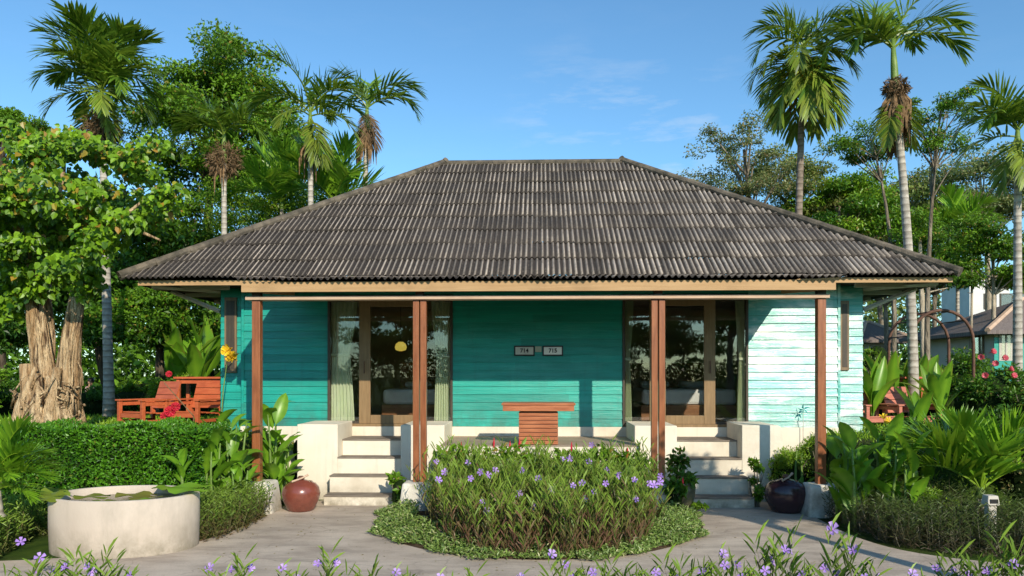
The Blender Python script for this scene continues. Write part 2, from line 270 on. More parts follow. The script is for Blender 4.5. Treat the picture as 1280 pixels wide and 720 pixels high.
# ------------------------------------------------------------------ mesh builder
class MB:
    def __init__(s): s.v = []; s.c = []; s.f = []; s.n = 0; s.m = []; s.smooth = True
    def add(s, V, Fc, tint=(0.5, 0, 0), mi=0):
        V = np.asarray(V, float).reshape(-1, 3); Fc = np.asarray(Fc, int)
        s.v.append(V)
        T = np.asarray(tint, float)
        if T.ndim == 1: T = np.tile(T, (len(V), 1))
        s.c.append(T[:, :3]); s.f.append(Fc + s.n); s.m.append(mi); s.n += len(V); return s
    def box(s, x0, x1, y0, y1, z0, z1, tint=(0.5, 0, 0), mi=0, taper=0.0):
        t = taper
        V = [(x0, y0, z0), (x1, y0, z0), (x1, y1, z0), (x0, y1, z0), (x0 + t, y0 + t, z1), (x1 - t, y0 + t, z1), (x1 - t, y1 - t, z1), (x0 + t, y1 - t, z1)]
        return s.add(V, [(0, 3, 2, 1), (4, 5, 6, 7), (0, 1, 5, 4), (1, 2, 6, 5), (2, 3, 7, 6), (3, 0, 4, 7)], tint, mi)
    def tube(s, pts, rad, sides=8, tint=(0.5, 0, 0), cap=True, mi=0, wob=0.0):
        pts = np.asarray(pts, float); n = len(pts)
        rad = np.broadcast_to(np.asarray(rad, float), (n,))
        tg = np.gradient(pts, axis=0); tg /= np.linalg.norm(tg, axis=1)[:, None] + 1e-9
        ref = np.array([0, 0, 1.0]) if abs(tg[0][2]) < .9 else np.array([1.0, 0, 0])
        V = []
        a = np.cross(tg[0], ref); a /= np.linalg.norm(a)
        for i in range(n):
            a = a - tg[i] * a.dot(tg[i]); a /= np.linalg.norm(a); b = np.cross(tg[i], a)
            for k in range(sides):
                th = 2 * math.pi * k / sides; r = rad[i] * (1 + wob * (random.random() - .5) * 2)
                V.append(pts[i] + (a * math.cos(th) + b * math.sin(th)) * r)
        Q = []
        for i in range(n - 1):
            for k in range(sides):
                k2 = (k + 1) % sides; Q.append((i * sides + k, i * sides + k2, (i + 1) * sides + k2, (i + 1) * sides + k))
        n0 = len(V)
        if cap:
            V.append(pts[0]); V.append(pts[-1])
        s.add(V, Q, tint, mi)
        if cap:
            base = s.n - len(V)
            T = []
            for k in range(sides):
                k2 = (k + 1) % sides
                T.append((n0, k2, k)); T.append((n0 + 1, (n - 1) * sides + k, (n - 1) * sides + k2))
            s.f.append(np.array(T) + base); s.m.append(mi)
        return s
    def lathe(s, prof, cx=0, cy=0, sides=32, tint=(0.5, 0, 0), mi=0):
        V = []; Q = []
        for r, z in prof:
            for k in range(sides):
                th = 2 * math.pi * k / sides; V.append((cx + r * math.cos(th), cy + r * math.sin(th), z))
        for i in range(len(prof) - 1):
            for k in range(sides):
                k2 = (k + 1) % sides; Q.append((i * sides + k, i * sides + k2, (i + 1) * sides + k2, (i + 1) * sides + k))
        return s.add(V, Q, tint, mi)
    def arrays(s):
        V = np.concatenate(s.v); C = np.concatenate(s.c); return V, C
    def mesh(s, name, mats, smooth=False):
        V, C = s.arrays(); me = bpy.data.meshes.new(name)
        me.vertices.add(len(V)); me.vertices.foreach_set('co', V.astype(np.float32).ravel())
        loops = np.concatenate([f.ravel() for f in s.f]); sizes = np.concatenate([np.full(len(f), f.shape[1]) for f in s.f])
        mi = np.concatenate([np.full(len(f), m) for f, m in zip(s.f, s.m)])
        starts = np.concatenate([[0], np.cumsum(sizes)[:-1]])
        me.loops.add(len(loops)); me.loops.foreach_set('vertex_index', loops.astype(np.int32))
        me.polygons.add(len(sizes)); me.polygons.foreach_set('loop_start', starts.astype(np.int32))
        me.polygons.foreach_set('loop_total', sizes.astype(np.int32)); me.polygons.foreach_set('material_index', mi.astype(np.int32))
        me.update(calc_edges=True)
        a = me.color_attributes.new('tint', 'FLOAT_COLOR', 'POINT')
        a.data.foreach_set('color', np.concatenate([C, np.ones((len(C), 1))], axis=1).astype(np.float32).ravel())
        for m in (mats if isinstance(mats, (list, tuple)) else [mats]): me.materials.append(m)
        me.polygons.foreach_set('use_smooth', np.full(len(sizes), bool(smooth)))
        me.validate(); return me
    def build(s, name, mats, parent=None, smooth=False, bevel=0.0, loc=None):
        me = s.mesh(name, mats, smooth); o = bpy.data.objects.new(name, me); COL.objects.link(o)
        if parent: o.parent = parent
        if loc is not None: o.location = loc
        if bevel:
            b = o.modifiers.new('b', 'BEVEL'); b.width = bevel; b.segments = 2; b.limit_method = 'ANGLE'
        return o
def tag(o, label=None, cat=None, group=None, kind=None):
    if label: o['label'] = label
    if cat: o['category'] = cat
    if group: o['group'] = group
    if kind: o['kind'] = kind
    return o
def empty(name, loc=(0, 0, 0), rz=0, **kw):
    o = bpy.data.objects.new(name, None); COL.objects.link(o); o.location = tuple(loc); o.rotation_euler = (0, 0, rz)
    o.empty_display_size = .1; return tag(o, **kw)
def link(name, me, parent=None, loc=(0, 0, 0), rot=(0, 0, 0), sc=1.0):
    o = bpy.data.objects.new(name, me); COL.objects.link(o); o.parent = parent; o.location = tuple(loc); o.rotation_euler = rot
    o.scale = (sc, sc, sc) if not isinstance(sc, (tuple, list)) else sc; return o
CH = {}
def copy_tree(o, parent=None):
    c = o.copy(); COL.objects.link(c); c.parent = parent
    for ch in [x for x in COL.objects if x.parent == o]: copy_tree(ch, c)
    return c

# ------------------------------------------------------------------ leaf clouds
TPL = {
 'diamond': (np.array([(0, 0, 0), (.45, .5, .12), (1, 0, 0), (.45, -.5, .12)]), [(0, 3, 2, 1)]),
 'ovate': (np.array([(0, 0, 0), (.22, .46, .10), (.6, .40, .08), (1, 0, -.08), (.6, -.40, .08), (.22, -.46, .10)]), [(0, 3, 2, 1), (0, 5, 4, 3)]),
 'blade': (np.array([(0, 0, 0), (.35, .5, .03), (.75, .35, -.04), (1, 0, -.18), (.75, -.35, -.04), (.35, -.5, .03)]), [(0, 3, 2, 1), (0, 5, 4, 3)]),
}
def unit(a): return a / (np.linalg.norm(a, axis=-1, keepdims=True) + 1e-9)
def leaves(mb, Pn, D, Nm, Ln, Wd, tint, tpl='diamond', mi=0):
    T, Fc = TPL[tpl]; n = len(Pn); k = len(T)
    D = unit(D); S = unit(np.cross(Nm, D)); Nm = np.cross(D, S)
    Ln = np.broadcast_to(Ln, (n,)); Wd = np.broadcast_to(Wd, (n,))
    V = Pn[:, None, :] + D[:, None, :] * (T[None, :, 0, None] * Ln[:, None, None]) + S[:, None, :] * (T[None, :, 1, None] * Wd[:, None, None]) + Nm[:, None, :] * (T[None, :, 2, None] * Ln[:, None, None])
    Fc = np.array(Fc); FF = (Fc[None] + (np.arange(n) * k)[:, None, None]).reshape(-1, Fc.shape[1])
    tt = np.repeat(tint, k, axis=0)
    mb.add(V.reshape(-1, 3), FF, tt, mi)
def rnd(n): return RNG.normal(size=(n, 3))

def crown(mb, clumps, per, size, aspect, tpl='diamond', droop=0.2, brown=0.04, bright=0.0):
    """clumps: list of (centre, (rx,ry,rz))"""
    for c, r in clumps:
        n = max(8, int(per * random.uniform(.75, 1.25)))
        u = unit(rnd(n)) * (RNG.random((n, 1)) ** 0.45)
        u[:, 2] = np.where(u[:, 2] < -0.35, u[:, 2] * .5, u[:, 2])
        p = np.asarray(c) + u * np.asarray(r)
        d = unit(u * 0.6 + rnd(n) * 0.8 + np.array([0, 0, -droop])); nm = unit(rnd(n) * .7 + np.array([0, -.25, 1.0]))
        base = random.uniform(.15, .7)
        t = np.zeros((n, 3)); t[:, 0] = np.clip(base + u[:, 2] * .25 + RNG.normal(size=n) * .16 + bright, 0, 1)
        t[:, 1] = (RNG.random(n) < brown) * RNG.uniform(.5, 1, n)
        sz = size * RNG.uniform(.6, 1.25, n)
        leaves(mb, p, d, nm, sz, sz * aspect, t, tpl)

def limb(mb, a, b, r0, r1, sag=0.15, seg=6, sides=6):
    a = np.asarray(a, float); b = np.asarray(b, float)
    ts = np.linspace(0, 1, seg); L_ = np.linalg.norm(b - a)
    mid = (a + b) / 2 + np.array([random.uniform(-1, 1), random.uniform(-1, 1), random.uniform(-.2, 1)]) * L_ * sag
    pts = np.array([(1 - t) ** 2 * a + 2 * t * (1 - t) * mid + t * t * b for t in ts])
    mb.tube(pts, np.linspace(r0, r1, seg), sides, cap=False, wob=.06); return pts

def tree(name, label, base, cc, rr, nclump, per, size, lm, bm, tr=0.15, aspect=.5, crf=.33, gap=0.0, group=None, brown=.04, lean=0, tpl='diamond', cat='tree', flat=.6, bright=0.0, core=False, droop=.2, fork=.64):
    base = np.asarray(base, float); cc = np.asarray(cc, float); rr = np.asarray(rr, float)
    root = empty(name, base, label=label, cat=cat, group=group)
    tb = MB(); top = cc + np.array([0, 0, rr[2] * .35])
    tr_pts = limb(tb, (0, 0, 0), top - base, tr, tr * .25, .05 + lean, 12, 10)
    cl = []
    for i in range(nclump):
        u = unit(RNG.normal(size=3)) * random.uniform(.45, .95); 
        if u[2] < -.5: u[2] *= .6
        c = cc + u * rr; cr = max(rr) * crf * random.uniform(.6, 1.2)
        cl.append((c - base, (cr, cr, cr * flat)))
        h = np.clip(fork + (u[2] + 1) * .17, 0, .98); j = int(h * 11)
        if i < 22: limb(tb, tr_pts[j], c - base, tr * .24, tr * .05, .12)
    tb.build('trunk', bm, root, smooth=True)
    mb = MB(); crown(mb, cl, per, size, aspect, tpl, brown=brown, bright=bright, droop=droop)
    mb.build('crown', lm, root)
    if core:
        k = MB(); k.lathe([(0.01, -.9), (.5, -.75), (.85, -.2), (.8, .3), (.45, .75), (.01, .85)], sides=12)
        o = k.build('inner_shade_core', M['core'], root, loc=tuple(cc - base)); o.scale = tuple(rr * .62)
    return root

def bush(name, label, base, rr, n, size, lm, aspect=.5, tpl='diamond', group=None, core=True, brown=.03, bright=0.0, cat='bush', nst=7, up=.0):
    """shrub: base at ground, radii rr"""
    base = np.asarray(base, float); rr = np.asarray(rr, float)
    root = empty(name, base, label=label, cat=cat, group=group)
    st = MB()
    for i in range(nst):
        a = random.uniform(0, 2 * math.pi); limb(st, (random.uniform(-.05, .05), random.uniform(-.05, .05), 0), (math.cos(a) * rr[0] * .7, math.sin(a) * rr[1] * .7, rr[2] * random.uniform(.9, 1.6)), .018, .005, .1, 5, 5)
    st.build('stem', M['bark'], root)
    mb = MB(); k = max(6, int(n / 260)); cl = []
    for i in range(k):
        u = unit(RNG.normal(size=3)) * random.uniform(.5, .85)
        c = np.array([0, 0, rr[2]]) + u * rr * np.array([1, 1, .95]); c[2] = max(c[2], .12)
        cl.append((c, np.array([1, 1, .8]) * min(rr) * random.uniform(.3, .5)))
    crown(mb, cl, n / k, size, aspect, tpl, .1, brown, bright)
    V, C = mb.arrays(); mb.v = [np.column_stack([V[:, :2], np.maximum(V[:, 2], 0.01)])]; mb.c = [C]
    mb.build('foliage', lm, root)
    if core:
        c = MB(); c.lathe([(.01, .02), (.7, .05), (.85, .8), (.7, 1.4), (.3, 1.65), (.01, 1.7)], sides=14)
        o = c.build('inner_shade_core', M['core'], root); o.scale = (rr[0] * .75, rr[1] * .75, rr[2] * .95)
    return root

# ------------------------------------------------------------------ palms
def frond_mesh(name, n=34, a0=55, bend=95, ll=.42, lw=.032, droop=.5, mat=None, brown=0.0, vee=25, stiff=.0, bright=.0):
    """unit length frond along +X, starting at elevation a0 and bending down"""
    mb = MB(); ts = np.linspace(0, 1, 25); ang = R(a0) - R(bend) * ts ** 1.35
    dx = np.cos(ang); dz = np.sin(ang)
    px = np.concatenate([[0], np.cumsum((dx[1:] + dx[:-1]) / 2) / 24]); pz = np.concatenate([[0], np.cumsum((dz[1:] + dz[:-1]) / 2) / 24])
    py = np.sin(ts * 2.2) * random.uniform(-.05, .05)
    pts = np.column_stack([px, py, pz]); mb.tube(pts, np.linspace(.016, .004, 25), 5, (.75, .15, 0), cap=False)
    for i in range(n):
        t = .13 + .87 * (i + .5) / n
        for sd in (-1, 1):
            tt = min(.999, t + random.uniform(-.012, .012)); j = tt * 24; j0 = int(j); f = j - j0
            p = pts[j0] * (1 - f) + pts[min(24, j0 + 1)] * f
            tg = np.array([dx[j0], 0, dz[j0]]); up = np.array([-dz[j0], 0, dx[j0]])
            phi = R(72 - 50 * tt ** 1.2) * random.uniform(.9, 1.1)
            v0 = R(vee + random.uniform(-14, 14))
            side = np.array([0, sd, 0.0]) * math.cos(v0) + up * math.sin(v0)
            d = unit(tg * math.cos(phi) + side * math.sin(phi))
            ln = ll * (math.sin(math.pi * (0.12 + .80 * tt)) ** .6) * random.uniform(.85, 1.1)
            w = lw * random.uniform(.8, 1.15); dr = droop * random.uniform(.6, 1.4)
            # 4 stations
            V = []; dd = d.copy(); q = p.copy()
            wv = unit(np.cross(dd, up) + rnd(1)[0] * .15)
            for k, ww in enumerate((.35, 1.0, .8, .0)):
                if ww > 0: V += [q - wv * w * ww / 2, q + wv * w * ww / 2]
                else: V += [q]
                dd = unit(dd + np.array([0, 0, -dr * .42])); q = q + dd * ln / 3
            tint = (np.clip(random.gauss(.5 + bright, .2), 0, 1), brown * random.uniform(.4, 1) if random.random() < .9 else 0, 0)
            mb.add(V, [(0, 1, 3, 2), (2, 3, 5, 4)], tint)
            mb.f.append(np.array([(4, 5, 6)]) + mb.n - 7); mb.m.append(0)
    return mb.mesh(name, mat)
FR = {}
for key, kw in {
    'up': dict(n=27, a0=78, bend=70, droop=.28), 'mid': dict(n=28, a0=58, bend=105, droop=.42), 'out': dict(n=28, a0=40, bend=115, droop=.5),
    'low': dict(n=27, a0=8, bend=85, droop=.6, brown=.25), 'hang': dict(n=26, a0=-52, bend=36, droop=.5, brown=.3), 'dead': dict(n=22, a0=-62, bend=25, droop=.5, brown=1.0)}.items():
    FR[key] = [frond_mesh('frond', mat=M['leaf_dry' if key == 'dead' else 'leaf_palm'], ll=.46, lw=.040, **kw) for _ in range(3)]
for key, kw in {'up': dict(n=30, a0=80, bend=45, droop=.06), 'mid': dict(n=30, a0=64, bend=78, droop=.10), 'out': dict(n=30, a0=44, bend=80, droop=.16), 'low': dict(n=34, a0=20, bend=75, droop=.4)}.items():
    FR['y' + key] = [frond_mesh('frond', mat=M['leaf_palm_y'], ll=.50, lw=.044, bright=.12, vee=38, **kw) for _ in range(2)]

def palm(label, base, top, r0, L_, plan, bark='bark_palm', shaft=.5, fruit=None, rz0=0.0, group='tall betel palms', name='palm_tree', shr=.75, pre='', bend=0.0, skirt=0, lowdead=0):
    """base, top world points. plan: list of (kind, azimuth deg, scale)"""
    base = np.asarray(base, float); top = np.asarray(top, float); v = top - base
    root = empty(name, base, label=label, cat='palm tree', group=group)
    ts = np.linspace(0, 1, 14); side = np.array([bend, 0, 0])
    pts = np.array([v * t + side * math.sin(math.pi * t) for t in ts])
    rad = r0 * (1.0 - .38 * ts) ; rad[0] *= 1.35; rad[1] *= 1.1
    tb = MB(); tb.tube(pts, rad, 14, wob=.02); tb.build('trunk', M[bark], root, smooth=True)
    if shaft:
        cs = MB(); q = pts[-1]; ax = unit(v)
        cs.tube([q, q + ax * shaft * .15, q + ax * shaft * .6, q + ax * shaft], [rad[-1] * .98, rad[-1] * 1.25, rad[-1] * .95, rad[-1] * .45], 12, (.6, .1, 0)); cs.build('crownshaft', M['green_stem'], root, smooth=True)
    head = pts[-1] + unit(v) * shaft * .9
    for i, (k, az, sc) in enumerate(plan):
        m = random.choice(FR[pre + k] if pre + k in FR else FR[k])
        h = head - np.array([0, 0, shaft * .0 + (.12 if k in ('low', 'hang', 'dead') else 0) + random.uniform(0, .08)])
        link('frond', m, root, h, (0, random.uniform(-.08, .08), R(az)), L_ * sc)
    for i in range(lowdead): link('frond', random.choice(FR['dead'] + FR['hang']), root, pts[-1] + np.array([0, 0, random.uniform(.0, .3)]), (0, 0, R(i * 51 + 20)), L_ * random.uniform(.45, .8))
    if fruit:
        fz, fr, col = fruit; mb = MB(); n = 900
        u = unit(rnd(n)) * RNG.uniform(.5, 1, (n, 1)) * np.array([fr, fr, fr * 1.0]); c = pts[-1] + np.array([0, 0, fz])
        t = np.column_stack([RNG.random(n), RNG.uniform(.7, 1, n) if col == 'dry' else RNG.uniform(.0, .3, n), np.zeros(n)])
        leaves(mb, c + u, unit(u + rnd(n) * .4 + np.array([0, 0, -.4])), rnd(n), .16 * fr / .4 + .03, .03, t, 'diamond')
        mb.build('fruit_cluster', M['leaf_dry'] if col == 'dry' else M['petal_yellow'], root)
    if skirt:
        sk = MB()
        for i in range(skirt):
            a = random.uniform(0, 6.28); q = pts[-1] + np.array([math.cos(a) * .1, math.sin(a) * .1, random.uniform(-.1, .25)])
            ln = random.uniform(.4, 1.0); e = q + np.array([math.cos(a) * .18, math.sin(a) * .18, -ln])
            sk.tube([q, (q + e) / 2 + np.array([math.cos(a) * .08, math.sin(a) * .08, 0]), e], [.02, .03, .005], 4, (.5, .9, 0))
        sk.build('dead_sheath', M['dry'], root)
    return root

# broad leaves (canna, banana)
def paddle_mesh(name, W=.3, bend=60, a0=70, fold=.18, segs=9, petiole=.18, mat=None, brownedge=.0, tilt=0):
    mb = MB(); ts = np.linspace(0, 1, segs + 1); ang = R(a0) - R(bend) * ts ** 1.5
    x = np.concatenate([[0], np.cumsum(np.cos(ang[1:])) / segs]); z = np.concatenate([[0], np.cumsum(np.sin(ang[1:])) / segs])
    V = []; C = []
    for i, t in enumerate(ts):
        u = max(0, (t - petiole) / (1 - petiole)); w = W * .5 * (math.sin(math.pi * min(1, u ** .75)) ** .65 if u > 0 else 0) + .010 * (1 - t)
        up = np.array([-math.sin(ang[i]), 0, math.cos(ang[i])]); c = np.array([x[i], 0, z[i]])
        for k, s_ in enumerate((-1, -.55, 0, .55, 1)):
            rip = .02 * W * math.sin(i * 2.3 + k) if abs(s_) == 1 else 0
            V.append(c + np.array([0, s_ * w, 0]) + up * (abs(s_) * w * fold * 2 + rip)); C.append((np.clip(.5 + .12 * ((i % 2) - .5) + (.25 if s_ == 0 else 0) - .1 * abs(s_), 0, 1), brownedge if abs(s_) == 1 and u > .6 else 0, 0))
    Q = [(i * 5 + k, i * 5 + k + 1, (i + 1) * 5 + k + 1, (i + 1) * 5 + k) for i in range(segs) for k in range(4)]
    mb.add(V, Q, np.array(C)); return mb.mesh(name, mat or M['leaf_broad'], True)
PAD = [paddle_mesh('leaf', W=w, bend=b, a0=a, fold=f) for w, b, a, f in ((.34, 35, 82, .15), (.36, 60, 75, .12), (.30, 80, 70, .1), (.38, 45, 65, .2), (.32, 95, 62, .08))]
PADL = [paddle_mesh('leaf', W=w, bend=b, a0=a, fold=f, brownedge=.5) for w, b, a, f in ((.20, 20, 86, .2), (.24, 38, 80, .15), (.22, 60, 74, .12), (.26, 85, 68, .1))]
STEM = MB().tube([(0, 0, 0), (.01, 0, .35), (0, .01, .7), (.0, 0, 1)], [.02, .018, .014, .008], 7).mesh('stem', M['green_stem'], True)
def petals_mesh(name, mat, n=5, r=.5, cup=.25, w=.62, layers=1):
    mb = MB()
    for ly in range(layers):
        for i in range(n):
            a = 2 * math.pi * (i + ly * .5) / n; ca, sa = math.cos(a), math.sin(a)
            def pt(u, v, z): return (ca * u - sa * v, sa * u + ca * v, z + ly * .15)
            V = [pt(0.05, 0, -.1), pt(.5 * r * 2 * .5, w * .42 * r, cup * .6 * r), pt(r * .95, w * .55 * r, cup * r), pt(r, 0, cup * .8 * r), pt(r * .95, -w * .55 * r, cup * r), pt(.5 * r, -w * .42 * r, cup * .6 * r)]
            mb.add(V, [(0, 3, 2, 1), (0, 5, 4, 3)], (random.uniform(.2, 1), 0, 0))
    mb.tube([(0, 0, -.6), (0, 0, 0)], [.05, .1], 5, (.3, 0.3, 0)); return mb.mesh(name, mat)
FLW = [petals_mesh('flower', M['petal']) for _ in range(3)]
FLP = petals_mesh('flower', M['petal_pink'], 6, .5, .5, .7, 3); FLY = petals_mesh('flower', M['petal_yellow'], 4, .5, .7, .6, 2); FLR = petals_mesh('flower', M['petal_red'], 9, .5, .3, .3, 3)

def leafy_plant(name, label, base, H, nl, pads, Ll, group=None, stems=2, flower=None, cat='plant', spread=.12, fl_h=1.05, azr=None, fs=.22):
    base = np.asarray(base, float); root = empty(name, base, label=label, cat=cat, group=group)
    for s_ in range(stems):
        ox, oy = random.uniform(-spread, spread), random.uniform(-spread, spread); h = H * random.uniform(.75, 1)
        link('stem', STEM, root, (ox, oy, 0), (random.uniform(-.08, .08), random.uniform(-.08, .08), random.uniform(0, 6)), (1.2, 1.2, h))
        k = nl // stems
        for i in range(k):
            z = h * (.12 + .8 * i / max(1, k - 1)); az = (i * 137 + random.uniform(-30, 30) + s_ * 70) if azr is None else random.uniform(*azr)
            link('leaf', random.choice(pads), root, (ox, oy, z), (random.uniform(-.3, .3), random.uniform(-.15, .15), R(az)), Ll * random.uniform(.75, 1.15) * (1 - .25 * i / k))
        if flower and s_ == 0:
            for q in range(random.choice((2, 3))):
                link('flower', flower, root, (ox + random.uniform(-.05, .05), oy + random.uniform(-.05, .05), H * fl_h + q * .05), (random.uniform(.2, 1.2), random.uniform(-.6, .6), random.uniform(0, 6)), fs)
    return root

# ------------------------------------------------------------------ blades (ruellia)
def stems_cloud(mb, bases, heights, per=16, ll=.10, lw=.014, lean=.18, brownlow=.7, rise=.9, topbright=.25, mi=0, clear=.0, bed=False):
    n = len(bases); ln = rnd(n) * lean; ln[:, 2] = 1; ax = unit(ln)
    k = per; t = (np.arange(k)[None, :] + RNG.random((n, k))) / k; t = clear + (1 - clear) * t
    p = bases[:, None, :] + ax[:, None, :] * (heights[:, None] * t)[:, :, None]
    az = RNG.random((n, k)) * 2 * math.pi; d = np.stack([np.cos(az), np.sin(az), np.full((n, k), rise) + RNG.normal(size=(n, k)) * .3], -1)
    p = p.reshape(-1, 3); d = d.reshape(-1, 3); tt = t.reshape(-1)
    m = len(p); tint = np.zeros((m, 3)); tint[:, 0] = np.clip(.25 + tt * .45 + RNG.normal(size=m) * .18 + (tt > .8) * topbright * .5, 0, 1)
    tint[:, 1] = np.clip((1 - tt * 1.5) * brownlow + RNG.normal(size=m) * .25 * brownlow, 0, 1)
    if bed: tint[:, 1] = np.clip((.58 - p[:, 2]) * 1.9 + RNG.normal(size=m) * .5 - .05, 0, 1); tint[:, 0] = np.clip(tint[:, 0] - .05 + (RNG.random(m) < .12) * .4, 0, 1)
    L1 = ll * RNG.uniform(.6, 1.3, m); nm = np.tile([0, 0, 1.0], (m, 1)) + rnd(m) * .3
    leaves(mb, p, d, nm, L1, lw * RNG.uniform(.7, 1.3, m), tint, 'blade', mi)
    # thin stems as slim blades
    tn = np.zeros((n, 3)); tn[:, 0] = .3; tn[:, 1] = .55
    leaves(mb, bases, ax, rnd(n), heights, .008, tn, 'diamond', mi)
    return ax

# ================================================================== SETTING
# ground sheet: a garden at z=0, raised lawn behind the hedges, falling away again far back
def sm(a, b, x): t = np.clip((x - a) / (b - a), 0, 1); return t * t * (3 - 2 * t)
def gz(x, y):
    side = np.maximum(sm(4.25, 4.9, x), sm(4.25, 4.9, -x))
    rise = sm(9.9, 11.6, y) * side * 1.05
    rise = np.maximum(rise, sm(13.6, 14.5, y) * .95)
    back = sm(17.5, 24, y)
    return rise * (1 - back) + back * .25
def axis(lo, hi, fine_lo, fine_hi, step):
    f = np.arange(fine_lo, fine_hi + 1e-6, step); a = fine_lo - np.geomspace(.5, fine_lo - lo, 18); b = fine_hi + np.geomspace(.5, hi - fine_hi, 18)
    return np.concatenate([a[::-1], f, b])
gx = axis(-400, 400, -9, 9, .2); gy = axis(-300, 700, 5, 25, .2)
XX, YY = np.meshgrid(gx, gy); ZZ = gz(XX, YY)
nx, ny = len(gx), len(gy); idx = np.arange(nx * ny).reshape(ny, nx)
gm = MB(); gm.add(np.column_stack([XX.ravel(), YY.ravel(), ZZ.ravel()]), np.stack([idx[:-1, :-1], idx[:-1, 1:], idx[1:, 1:], idx[1:, :-1]], -1).reshape(-1, 4))
tag(gm.build('ground', M['ground'], smooth=True), kind='structure')

# path: outline as triangulated n-gon sheet
def smooth_poly(pts, it=2):
    pts = [np.array(p, float) for p in pts]
    for _ in range(it):
        q = []
        for i in range(len(pts)):
            a, b = pts[i], pts[(i + 1) % len(pts)]; q += [a * .75 + b * .25, a * .25 + b * .75]
        pts = q
    return pts
outline = [(-4.0, 12.6), (4.02, 12.6), (4.02, 11.0), (4.0, 9.8), (4.2, 8.95), (4.75, 8.45), (6.2, 7.9), (14, 6.9), (14, 5.9), (6, 6.4), (0, 6.55), (-6, 6.4), (-14, 5.8), (-14, 6.9), (-6.2, 7.95), (-4.9, 8.35), (-4.15, 9.0), (-3.95, 10.2)]
sp = smooth_poly(outline, 2)
import bmesh
bm = bmesh.new(); vs = [bm.verts.new((p[0], p[1], .012)) for p in sp]; lo = [bm.verts.new((p[0], p[1], -.05)) for p in sp]
bm.faces.new(vs)
for i in range(len(vs)):
    j = (i + 1) % len(vs); bm.faces.new((vs[i], lo[i], lo[j], vs[j]))
bmesh.ops.triangulate(bm, faces=bm.faces[:]); bmesh.ops.recalc_face_normals(bm, faces=bm.faces[:])
me = bpy.data.meshes.new('path'); bm.to_mesh(me); bm.free(); me.materials.append(M['concrete'])
o = bpy.data.objects.new('path', me); COL.objects.link(o); tag(o, kind='structure')
rd = MB(); rd.box(-60, -9, 26.2, 29.5, .2, .27); o = rd.build('road', M['road']); tag(o, kind='structure')

# ================================================================== BUNGALOW
WY = 13.3; BY = 13.5
house = empty('bungalow', (0, WY, 0), label='teal weatherboard bungalow under a grey corrugated hip roof, with porch posts and two front steps', cat='house')
house.location = (0, 0, 0)
FZ = .98; SZ = 1.15; CZ = 3.66
def lap(mb, x0, x1, y, z0, z1, ex=.143, th=.020, axis='x', sign=-1, seed=0):
    """lap boards on a wall facing -Y (axis x) or +-X (axis y). x0..x1 along the wall, y the plane"""
    z = z0; rs = random.Random(seed)
    while z < z1 - .01:
        zt = min(z + ex, z1); cuts = [x0]; 
        if x1 - x0 > 2.5: cuts.append(x0 + (x1 - x0) * rs.uniform(.3, .7))
        cuts.append(x1)
        for a, b in zip(cuts[:-1], cuts[1:]):
            t = (rs.random(), 0, 0); o = rs.uniform(-.0015, .0015); g = .0008
            A, B = a + g, b - g; yo = y + sign * (th + o); yi = y + sign * .004; dz = rs.uniform(-.002, .002)
            n = max(2, int((B - A) / .5)); xs = np.linspace(A, B, n + 1); V = []
            for x in xs:
                w = rs.uniform(-.0015, .0015)
                V += [(x, y, z + dz), (x, yo, z + dz + w), (x, yi, zt + .004)] if axis == 'x' else [(y, x, z + dz), (yo, x, z + dz + w), (yi, x, zt + .004)]
            Q = []
            for i in range(n):
                q = i * 3; Q += [(q, q + 3, q + 4, q + 1), (q + 1, q + 4, q + 5, q + 2)]
            if (axis == 'x' and sign > 0) or (axis == 'y' and sign < 0): Q = [tuple(reversed(f)) for f in Q]
            mb.add(V, Q, t)
        z = zt
XL, XR = -5.34, 5.31
dL0, dL1, dR0, dR1 = X(410, WY), X(566, WY), X(778, WY), X(935, WY)
w = MB(); lap(w, XL, dL0, WY, SZ, CZ, seed=1); w.build('front_wall', M['teal'], house)
w = MB(); lap(w, dL1, dR0, WY, SZ, CZ, seed=2); w.build('front_wall', M['teal'], house)
w = MB(); lap(w, dR1, XR, WY, SZ - .03, CZ, seed=3, th=.030); w.build('front_wall', M['teal_glare'], house)['label'] = 'front wall right of the door, sun glare painted pale into its boards'
# solid wall backing (butted behind siding) + body
w = MB()
for a, b in ((XL, dL0), (dL1, dR0), (dR1, XR)): w.box(a, b, WY + .001, WY + .14, .6, CZ)
for a, b in ((dL0, dL1), (dR0, dR1)): w.box(a + .001, b - .001, WY + .001, WY + .14, 3.502, CZ)
for sgn in (-1, 1):
    x = XL if sgn < 0 else XR
    w.box(min(x, x - sgn * .1), max(x, x - sgn * .1), WY + .142, 21.0, .6, CZ)
w.build('wall_core', M['teal'], house)
b = MB(); BXL, BXR = -5.82, 5.80
lap(b, BXL, XL, BY, .9, CZ, seed=4); lap(b, BY, 20.9, BXL, .9, CZ, axis='y', sign=-1, seed=6); b.build('side_wall', M['teal'], house)
b = MB(); lap(b, XR, BXR, BY, .9, CZ, seed=5, th=.030); lap(b, BY, 20.9, BXR, .9, CZ, axis='y', sign=1, seed=7); b.build('side_wall', M['teal_glare'], house)
b = MB(); b.box(BXL + .005, XL - .002, BY + .001, 20.95, .5, CZ); b.box(XR + .002, BXR - .005, BY + .001, 20.95, .5, CZ); b.box(BXL, BXR, 20.96, 21.1, .5, CZ); b.build('back_wall', M['teal'], house)
# corner boards
c = MB(); c.box(XL - .012, XL + .035, WY - .03, WY + .19, .9, CZ); c.build('corner_board', M['teal'], house)
c = MB(); c.box(XR - .03, XR + .012, WY - .03, WY + .19, .9, CZ); c.build('corner_board', M['teal_glare'], house)
